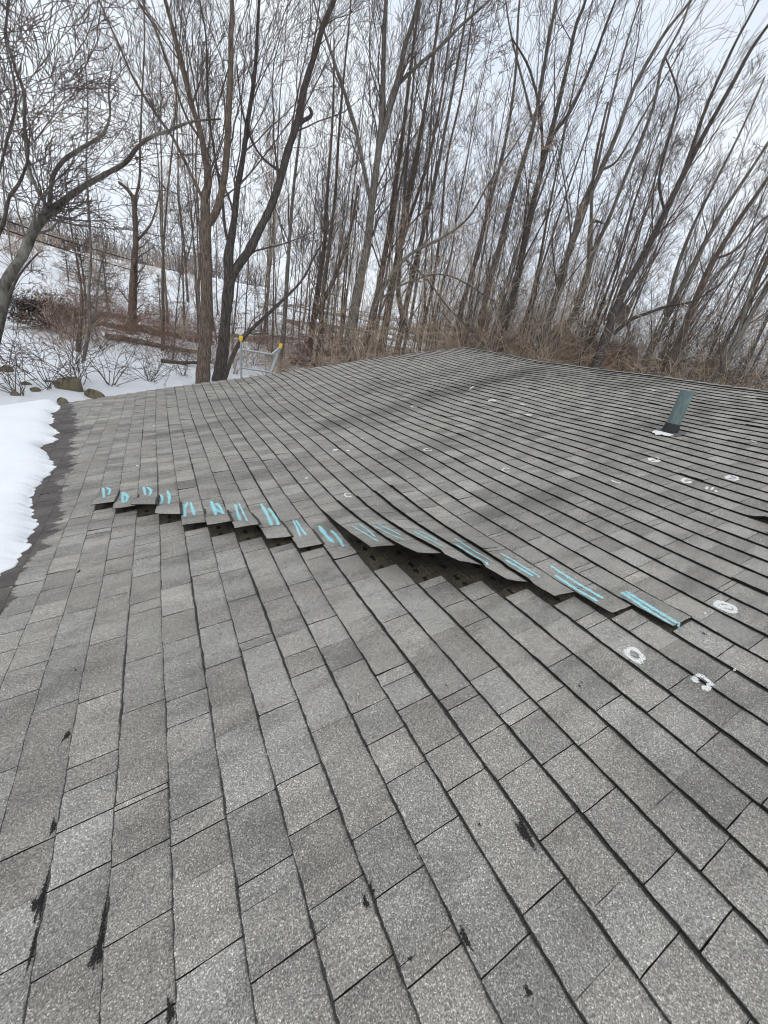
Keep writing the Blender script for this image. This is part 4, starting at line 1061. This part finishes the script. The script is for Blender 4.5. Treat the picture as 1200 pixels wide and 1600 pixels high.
SH = [(112, 13.3, 1.0, 'dark bare shrub in the snow above the large rock'), (60, 12.6, .8, 'dark bare shrub on the snow left of the large rock'), (165, 13.8, .9, 'bare shrub in the snow right of the large rock'),
      (10, 12.2, .9, 'bare shrub by the snow at the far left edge'), (230, 14.5, .8, 'bare shrub in the snow left of the tall brown trunk'), (285, 15.5, .7, 'low bare shrub close to the foot of the tall brown trunk'),
      (425, 15.5, .7, 'low tan shrub right behind the ladder')]
for k, (px, r, sc, lab) in enumerate(SH):
    x, y, a = polar(px, r); place('shrub', proto('shrub', k % 6 if k < 6 else 0, 'bark_grey', 'twig' if k < 6 else 'twig_tan'), x, y, k*1.3, sc, lab, 'shrub', None)
# brambles nobody could count
def bramble(name, n, pxr, rr_, hmax, mat, seed, rmin=.0055, up=-.05):
    T = Tree(seed); r = T.r; sp = dict(SPREAD); sp['nch'] = [0, 3, 2, 0]; sp['rmin'] = rmin; sp['up'] = up; sp['wob'] = .18
    for k in range(n):
        px = r.uniform(*pxr); rr0 = r.uniform(*rr_); x, y, a = polar(px, rr0)
        if (590 < px < 695 and r.random() < .72) or (872 < px < 968 and r.random() < .6): continue
        if blocked(x, y): continue
        a = r.uniform(0, 2*pi); el = r.uniform(.6, 1.45)
        T.branch((x, y, gz(x, y)-.05), (cos(a)*cos(el), sin(a)*cos(el), sin(el)), hmax*r.uniform(.5, 1.15), .010, 1, sp)
    Vs_, Fs_, b = [], [], 0
    for ch, k in ((T.mid, 4), (T.fine, 3)):
        if ch: V, F = tubes(ch, k); Vs_.append(V); Fs_.append(F+b); b += len(V)
    o = mesh_obj(name, np.concatenate(Vs_), np.concatenate(Fs_), M[mat]); tag(o, kind='stuff')
    return o
o = bramble('thicket', 520, (545, 860), (15, 26), 5.2, 'twig_tan', 301); tag(o, 'pale brown tangle of brambles and vines behind the roof peak', 'thicket')
o = bramble('thicket', 560, (690, 860), (19, 30), 6.8, 'twig_tan', 311, .0042, .035); tag(o, 'tall hazy tan brush standing among the trunks behind the roof peak', 'thicket')
o = bramble('thicket', 750, (860, 1290), (21, 32), 6.6, 'twig_grey', 312, .0042, .035); tag(o, 'tall hazy grey brush among the leaning trunks at the right', 'thicket')
o = bramble('thicket', 820, (770, 1290), (18, 30), 5.2, 'twig_tan', 302); tag(o, 'brown tangle of underbrush beyond the ridge at the right', 'thicket')
o = bramble('thicket', 420, (100, 540), (19, 31), 2.4, 'twig_red', 303); tag(o, 'low reddish underbrush along the stone row at the left', 'thicket')

T = Tree(77)
for k in range(560):
    px = T.r.uniform(-150, 420); x, y, a = polar(px, T.r.uniform(88, 128)); a = T.r.uniform(0, 6.28); el = T.r.uniform(1.1, 1.5)
    T.branch((x, y, gz(x, y)-.3), (cos(a)*cos(el), sin(a)*cos(el), sin(el)), T.r.uniform(3.5, 7.5), .09, 1, dict(SPREAD, nch=[0, 6, 0, 0], rmin=.022, up=.05))
Vs_, Fs_, b = [], [], 0
for ch, k in ((T.mid, 4), (T.fine, 3)):
    if ch: V, F = tubes(ch, k); Vs_.append(V); Fs_.append(F+b); b += len(V)
o = mesh_obj('far_wood', np.concatenate(Vs_), np.concatenate(Fs_), M['twig_grey']); tag(o, 'grey far off wood along the top of the snowy hill', 'wood', kind='stuff')
# far tree line on the hill at the left
for k in range(46):
    px = -60+k*9+rq.uniform(-5, 5); r = rq.uniform(96, 125); x, y, a = polar(px, r)
    i_ = rq.randrange(9)
    place('bare_tree', proto('tree', i_, ['bark_brown', 'bark_grey', 'bark_grey'][i_ % 3], ['twig', 'twig_grey'][i_ % 2]), x, y, rq.uniform(0, 6.28), rq.uniform(.34, .5), 'tiny bare tree in the far tree line on top of the snowy hill', 'tree', 'far tree line on the hill')

# small pines on the snowy slope
def pine(seed):
    r = random.Random(seed); H = 3.6; tr = [([(0, 0, 0), (.03, 0, H*.5), (0, .02, H)], [.07, .045, .01])]; V = []; F = []; br = []
    for k in range(90):
        t = r.uniform(.12, .98); zc = H*t; a = r.uniform(0, 2*pi); ln = (1-t)*1.35*r.uniform(.5, 1.1)+.12
        e = (cos(a)*ln, sin(a)*ln, zc+ln*r.uniform(-.1, .3)); br.append(([(0, 0, zc), (e[0]*.5, e[1]*.5, zc+(e[2]-zc)*.4), e], [.016, .01, .005]))
        for q in range(int(14+30*ln)):
            f = r.uniform(.25, 1.05); c = np.array([e[0]*f, e[1]*f, zc+(e[2]-zc)*f])+np.array([r.gauss(0, .05) for _ in range(3)])
            d = np.array([r.gauss(cos(a), .6), r.gauss(sin(a), .6), r.gauss(.1, .4)]); d /= np.linalg.norm(d); s = np.cross(d, [0, 0, 1.]); s /= np.linalg.norm(s)+1e-6
            L_ = r.uniform(.07, .15); wd = .010; b = len(V)
            V += [tuple(c-s*wd), tuple(c+s*wd), tuple(c+d*L_+s*wd*.3), tuple(c+d*L_-s*wd*.3)]; F.append((b, b+1, b+2, b+3))
    Vt, Ft = tubes(tr+br, 5)
    return Vt, Ft, V, F
for k, (px, r, sc, lab) in enumerate([(140, 33, 1.15, 'small dark pine on the slope between the two crooked stems'), (172, 36, .95, 'small dark pine just left of the broken brown trunk'), (252, 34, .8, 'small ragged pine right of the broken brown trunk'), (118, 42, .8, 'smallest pine higher up the snowy slope')]):
    x, y, a = polar(px, r); Vt, Ft, V, F = pine(k); root = empty('pine_tree', (x, y, gz(x, y)-.05)); root.scale = (sc, sc, sc); tag(root, lab, 'pine')
    mesh_obj('trunk', Vt, Ft, M['bark_brown'], root); mesh_obj('crown', np.array(V), np.array(F), M['needle'], root)
# dark evergreen bush
x, y, a = polar(76, 23); r = random.Random(8); V = []; F = []; br = []
for k in range(7000):
    q = [r.gauss(0, 1) for _ in range(3)]; l = sqrt(sum(c*c for c in q)); f = r.uniform(.55, 1.02)
    c = np.array([q[0]/l*1.5*f, q[1]/l*1.0*f, abs(q[2]/l)*1.3*f+.15])*(1+.18*sin(q[0]*3+q[2]*4)); d = np.array([r.gauss(0, 1) for _ in range(3)]); d /= np.linalg.norm(d); s = np.cross(d, [r.random(), .2, 1.]); s /= np.linalg.norm(s)
    b = len(V); V += [tuple(c-s*.018), tuple(c+s*.018), tuple(c+d*.13)]; F.append((b, b+1, b+2))
for k in range(30):
    a = r.uniform(0, 6.28); br.append(([(0, 0, 0), (cos(a)*.4, sin(a)*.35, .6), (cos(a)*1.0, sin(a)*.8, 1.0)], [.02, .012, .005]))
root = empty('evergreen_bush', (x, y, gz(x, y)-.05)); tag(root, 'rounded dark brown evergreen bush on the snow beside the lane', 'bush')
M['yew'] = simple('dry_evergreen', (.034, .024, .015), .9, nscale=5, namt=.4)
Vt, Ft = tubes(br, 4); mesh_obj('branches', Vt, Ft, M['bark_brown'], root); mesh_obj('foliage', np.array(V), np.array(F), M['yew'], root)

# rocks
def rock(px, py, wpx, hpx, label, seed, r=None, group=None, long_=1.0):
    """a rock whose foot is seen at px,py: found on the ground by walking out along the ray"""
    d = ray(px, py); d = d/np.linalg.norm(d[:2]); t = 9.0
    while t < 80 and CAM[2]+d[2]*t > gz(CAM[0]+d[0]*t, d[1]*t): t += .05
    x, y = CAM[0]+d[0]*t, d[1]*t; dep = abs(float((np.array([x, y, gz(x, y)])-CAM) @ fw)); s = dep/FPX
    rr_ = random.Random(seed); W, H, D = wpx*s*.5, hpx*s, wpx*s*.5*rr_.uniform(.6, .9)
    nu, nv = 18, 10; V = []; ph = [rr_.uniform(0, 6.28) for _ in range(6)]; cutd = [norm((rr_.gauss(0, 1), rr_.gauss(0, 1), rr_.gauss(.3, .6))) for _ in range(9)]
    for a in range(nv+1):
        for b in range(nu):
            th, fi = pi*a/nv, 2*pi*b/nu; q = np.array([sin(th)*cos(fi), sin(th)*sin(fi), cos(th)])
            l = 1+.08*sin(3*q[0]+ph[0])+.08*sin(4*q[1]+ph[1])+.05*sin(7*q[2]+5*q[0]+ph[2])
            for c in cutd:
                dd = q[0]*c[0]+q[1]*c[1]+q[2]*c[2]
                if dd > .55: l = min(l, .74/dd)
            V.append((q[0]*l*W, q[1]*l*D, q[2]*l*H*.75))
    F = [(a*nu+b, (a+1)*nu+b, (a+1)*nu+(b+1) % nu, a*nu+(b+1) % nu) for a in range(nv) for b in range(nu)]
    o = mesh_obj('rock', V, F, M['rock']); az = math.atan2(d[0], d[1])
    o.location = (x, y, gz(x, y)+H*.25); o.rotation_euler = (rr_.uniform(-.15, .15), rr_.uniform(-.15, .15), -az+rr_.uniform(-.2, .2))
    tag(o, label, 'rock', group); return o
rock(111, 608, 40, 22, 'large brown angular rock in the snow near the roof corner', 1); rock(93, 602, 15, 9, 'small rock touching the left side of the large brown rock', 2)
rock(12, 581, 20, 9, 'dark rock in the snow at the far left edge', 3); rock(42, 601, 15, 5, 'flat dark rock in the snow, upper one of two left of the large rock', 4)
rock(55, 611, 15, 6, 'flat dark rock in the snow, lower one of two left of the large rock', 5); rock(74, 598, 8, 4, 'tiny rock just left of the large brown rock', 6)
rock(24, 618, 14, 7, 'snow topped rock close above the roof snow', 7); rock(149, 622, 28, 14, 'mossy rock showing just above the roof edge near its left corner', 8)
rock(98, 630, 18, 8, 'pale rock beside the left corner of the roof', 9); rock(52, 634, 8, 6, 'small dark rock right behind the snow on the roof', 10)
rr9 = random.Random(3)
for k in range(15):
    px = 150+k*12.5+rr9.uniform(-3, 3); rock(px, 509+k*1.9+rr9.uniform(-2, 2), rr9.uniform(12, 20), rr9.uniform(6, 9), 'mossy stone in the low stone row across the snow', 40+k, group='stones of the low stone row')
# fallen logs
def log_(pxa, ra, pxb, rb, rad, lab, seed):
    xa, ya, _ = polar(pxa, ra); xb, yb, _ = polar(pxb, rb); T = Tree(seed); a = np.array([xa, ya, gz(xa, ya)+rad*.8]); b = np.array([xb, yb, gz(xb, yb)+rad*.6+.1])
    pts = [a+(b-a)*t+np.array([0, 0, .12*sin(t*5+seed)*rad*4]) for t in np.linspace(0, 1, 6)]
    T.stem(pts, [rad*(1-.5*t) for t in np.linspace(0, 1, 6)], 7, dict(SPREAD, nch=[0, 3, 2, 0], rmin=.006), f0=.3, lfac=.2)
    root = empty('fallen_log', a); tag(root, lab, 'log'); T.build('bark_brown', 'twig', root, a)
log_(165, 22, 330, 21, .13, 'long fallen log lying below the stone row', 1); log_(455, 21, 560, 24, .16, 'fallen log in the brush right of the ladder', 2); log_(250, 18, 330, 19, .08, 'thin fallen trunk in the snow left of the tall brown tree', 3)
log_(300, 25, 200, 27, .10, 'fallen trunk leaning in the reddish brush by the broken tree', 4)

# overhead cables
for k, (pa, pb, lab) in enumerate([(((-40, 328), 46), ((260, 420), 60), 'upper of two dark cables crossing the left hillside'), (((-40, 342), 46), ((260, 436), 60), 'lower of two dark cables crossing the left hillside')]):
    a, _ = at_dist(pa[0][0], pa[0][1], pa[1]); b, _ = at_dist(pb[0][0], pb[0][1], pb[1])
    mb = MB(); mb.tube([a+(b-a)*t+np.array([0, 0, -.9*4*t*(1-t)*.25]) for t in np.linspace(-.3, 1.15, 24)], .055, 6); o = mb.build('overhead_cable', M['cable']); tag(o, lab, 'cable')

# ladder standing against the far gable
def on_plane(x, y, yy):
    d = ray(x, y); t = (yy-CAM[1])/d[1]; return CAM+d*t
YL = 8.12
lad = empty('ladder', on_plane(400, 600, YL+.1)); org = np.array(lad.location)
lad.location = (org[0], org[1], gz(org[0], org[1])); org = np.array(lad.location)
tag(lad, 'aluminium ladder with yellow rubber tips showing above the far roof edge', 'ladder')
a_t = on_plane(376.5, 529, YL); a_b = on_plane(378, 588, YL); b_t = on_plane(438.5, 541, YL-.0); b_b = on_plane(423, 583, YL)
low = lambda p, q, f: p+(q-p)*f
gzl = gz(org[0], YL+.6)
def rail(t, b, nm='rail'):
    dirv = (b-t)/np.linalg.norm(b-t); mb = MB()
    ax = norm_np(np.cross(dirv, [0, 1, 0])); ay = norm_np(np.cross(dirv, ax))
    f = (b_ext(t, dirv))
    for (p0, p1) in ((t, f),):
        V = []
        for p in (p0, p1):
            for sx_, sy_ in ((-1, -1), (1, -1), (1, 1), (-1, 1)): V.append(p-org+ax*.014*sx_+ay*.030*sy_)
        mb.add(V, [(0, 1, 2, 3), (7, 6, 5, 4), (0, 4, 5, 1), (1, 5, 6, 2), (2, 6, 7, 3), (3, 7, 4, 0)])
    return mb.build(nm, M['alu'], lad), f
def b_ext(t, d):
    k = 0.
    while (t+d*k)[2] > gz((t+d*k)[0], (t+d*k)[1]) and k < 8: k += .05
    return t+d*k
# left rail and right rail hang from the tips to the ground, foot swung outwards from the wall
def footed(t, b):
    d = (b-t)/np.linalg.norm(b-t); return t, t+norm_np(d+np.array([0, .10, 0]))
la, _ = rail(a_t, footed(a_t, a_b)[1]); rb_t = on_plane(423+15.5*.0, 583, YL)
dl = norm_np(a_b-a_t+np.array([0, .1, 0]))
rgt_t = on_plane(434, 549, YL)
lb, _ = rail(rgt_t, rgt_t+norm_np(b_b-rgt_t+np.array([0, .08, 0])))
mb = MB(); mb.tube([b_t-org, b_b-org+(b_b-b_t)*.6], .026, 8); mb.build('flared_leg', M['alu'], lad)
mb = MB(); mb.tube([on_plane(437, 543, YL-.03)-org, on_plane(424, 554, YL-.03)-org], .020, 8); mb.build('brace', M['alu'], lad)
def tip(p):
    mb = MB(); q = p-org
    V = []; prof = [(-.045, .024), (-.02, .029), (.020, .035), (.042, .031), (.050, .020)]
    for zc, r_ in prof:
        for j in range(12):
            a = 2*pi*j/12; V.append((q[0]+r_*cos(a), q[1]+r_*1.1*sin(a), q[2]+zc))
    F = [(i*12+j, i*12+(j+1) % 12, (i+1)*12+(j+1) % 12, (i+1)*12+j) for i in range(4) for j in range(12)]+[tuple(range(11, -1, -1)), tuple(48+j for j in range(12))]
    mb.add(V, F); return mb.build('rubber_tip', M['yellow'], lad)
tip(a_t); tip(b_t+np.array([0, 0, .0]))
for (ya, yb) in ((546, 555), (574.5, 581.5)):
    xr = 434-(yb-549)*.33
    mb = MB(); mb.tube([on_plane(378, ya, YL)-org, on_plane(xr, yb, YL)-org], .020, 10); mb.build('rung', M['alu'], lad)
p0 = on_plane(378, 581, YL); p1 = on_plane(422, 587, YL)
for k in range(1, 8):
    q0 = p0+dl*.3*k; q1 = p1+dl*.3*k
    if q0[2] > gz(q0[0], q0[1])+.1:
        mb = MB(); mb.tube([q0-org, q1-org], .020, 10); mb.build('rung', M['alu'], lad)

# small brick house beyond the ridge
bp, _ = at_dist(912, 560, 33); bx, by = bp[0], bp[1]
bh = empty('brick_house', (bx, by, gz(bx, by)), 0); az = math.atan2(bx-CAM[0], by); bh.rotation_euler = (0, 0, -az+.35)
tag(bh, 'small brick house with a snowy roof half hidden by trees beyond the ridge', 'house')
zb = proj  # unused alias keeps the helper referenced
topz = (at_dist(912, 528, 33)[0])[2]-gz(bx, by)
w2, d2_, hw = 2.0, 3.0, max(1.8, topz-.25)
mb = MB(); mb.add([(-w2, -d2_, -1), (w2, -d2_, -1), (w2, d2_, -1), (-w2, d2_, -1), (-w2, -d2_, hw), (w2, -d2_, hw), (w2, d2_, hw), (-w2, d2_, hw), (-w2, 0, hw+1.3), (w2, 0, hw+1.3)],
    [(0, 1, 5, 4), (2, 3, 7, 6), (1, 2, 6, 9, 5), (3, 0, 4, 8, 7)]); mb.build('wall', M['brick'], bh)
mb = MB()
for sg in (-1, 1):
    q = [(-w2-.25, sg*(d2_+.3), hw-.12), (w2+.25, sg*(d2_+.3), hw-.12), (w2+.25, 0, hw+1.32), (-w2-.25, 0, hw+1.32)]; q2 = [(a, b, c+.16) for a, b, c in q]
    mb.add(q+q2, [(0, 1, 2, 3), (7, 6, 5, 4), (0, 4, 5, 1), (1, 5, 6, 2), (2, 6, 7, 3), (3, 7, 4, 0)])
rf = mb.build('roof', M['snow'], bh)
mb = MB(); mb.box((1.5, .25, hw+1.7), (.8, .6, 1.6)); mb.box((1.5, .25, hw+2.55), (.95, .75, .14)); mb.build('chimney', M['stone'], rf)
for x_ in (-1.3, .9):
    mb = MB(); mb.box((x_, -d2_-.02, hw-.85), (.95, .05, 1.1)); wi = mb.build('window', M['trim'], bh)
    mb = MB(); mb.box((x_, -d2_-.05, hw-.85), (.78, .03, .93)); mb.build('pane', M['glass'], wi)
# lean-to with orange-brown boards to its right
sp_, _ = at_dist(952, 566, 27); sx0, sy0 = sp_[0], sp_[1]; g0 = gz(sx0, sy0); tz = at_dist(950, 545, 27)[0][2]-g0
sh_ = empty('shed', (sx0, sy0, g0), -math.atan2(sx0-CAM[0], sy0)); tag(sh_, 'orange brown shed wall showing between trunks above the ridge', 'shed')
mb = MB(); hw = max(tz, 1.5); mb.add([(-.55, -.8, -.5), (.55, -.8, -.5), (.55, .8, -.5), (-.55, .8, -.5), (-.55, -.8, hw-.5), (.55, -.8, hw), (.55, .8, hw), (-.55, .8, hw-.5)],
    [(0, 1, 5, 4), (1, 2, 6, 5), (2, 3, 7, 6), (3, 0, 4, 7)]); mb.build('wall', M['tan_wall'], sh_)
mb = MB(); mb.add([(-.7, -.95, hw-.56), (.7, -.95, hw+.07), (.7, .95, hw+.07), (-.7, .95, hw-.56), (-.7, -.95, hw-.46), (.7, -.95, hw+.17), (.7, .95, hw+.17), (-.7, .95, hw-.46)],
    [(3, 2, 1, 0), (4, 5, 6, 7), (0, 1, 5, 4), (1, 2, 6, 5), (2, 3, 7, 6), (3, 0, 4, 7)]); mb.build('roof', M['stone'], sh_)
# brush pile / dead limbs already in thickets; done
print('objects', len(bpy.data.objects), 'polys', sum(len(m.polygons) for m in bpy.data.meshes))
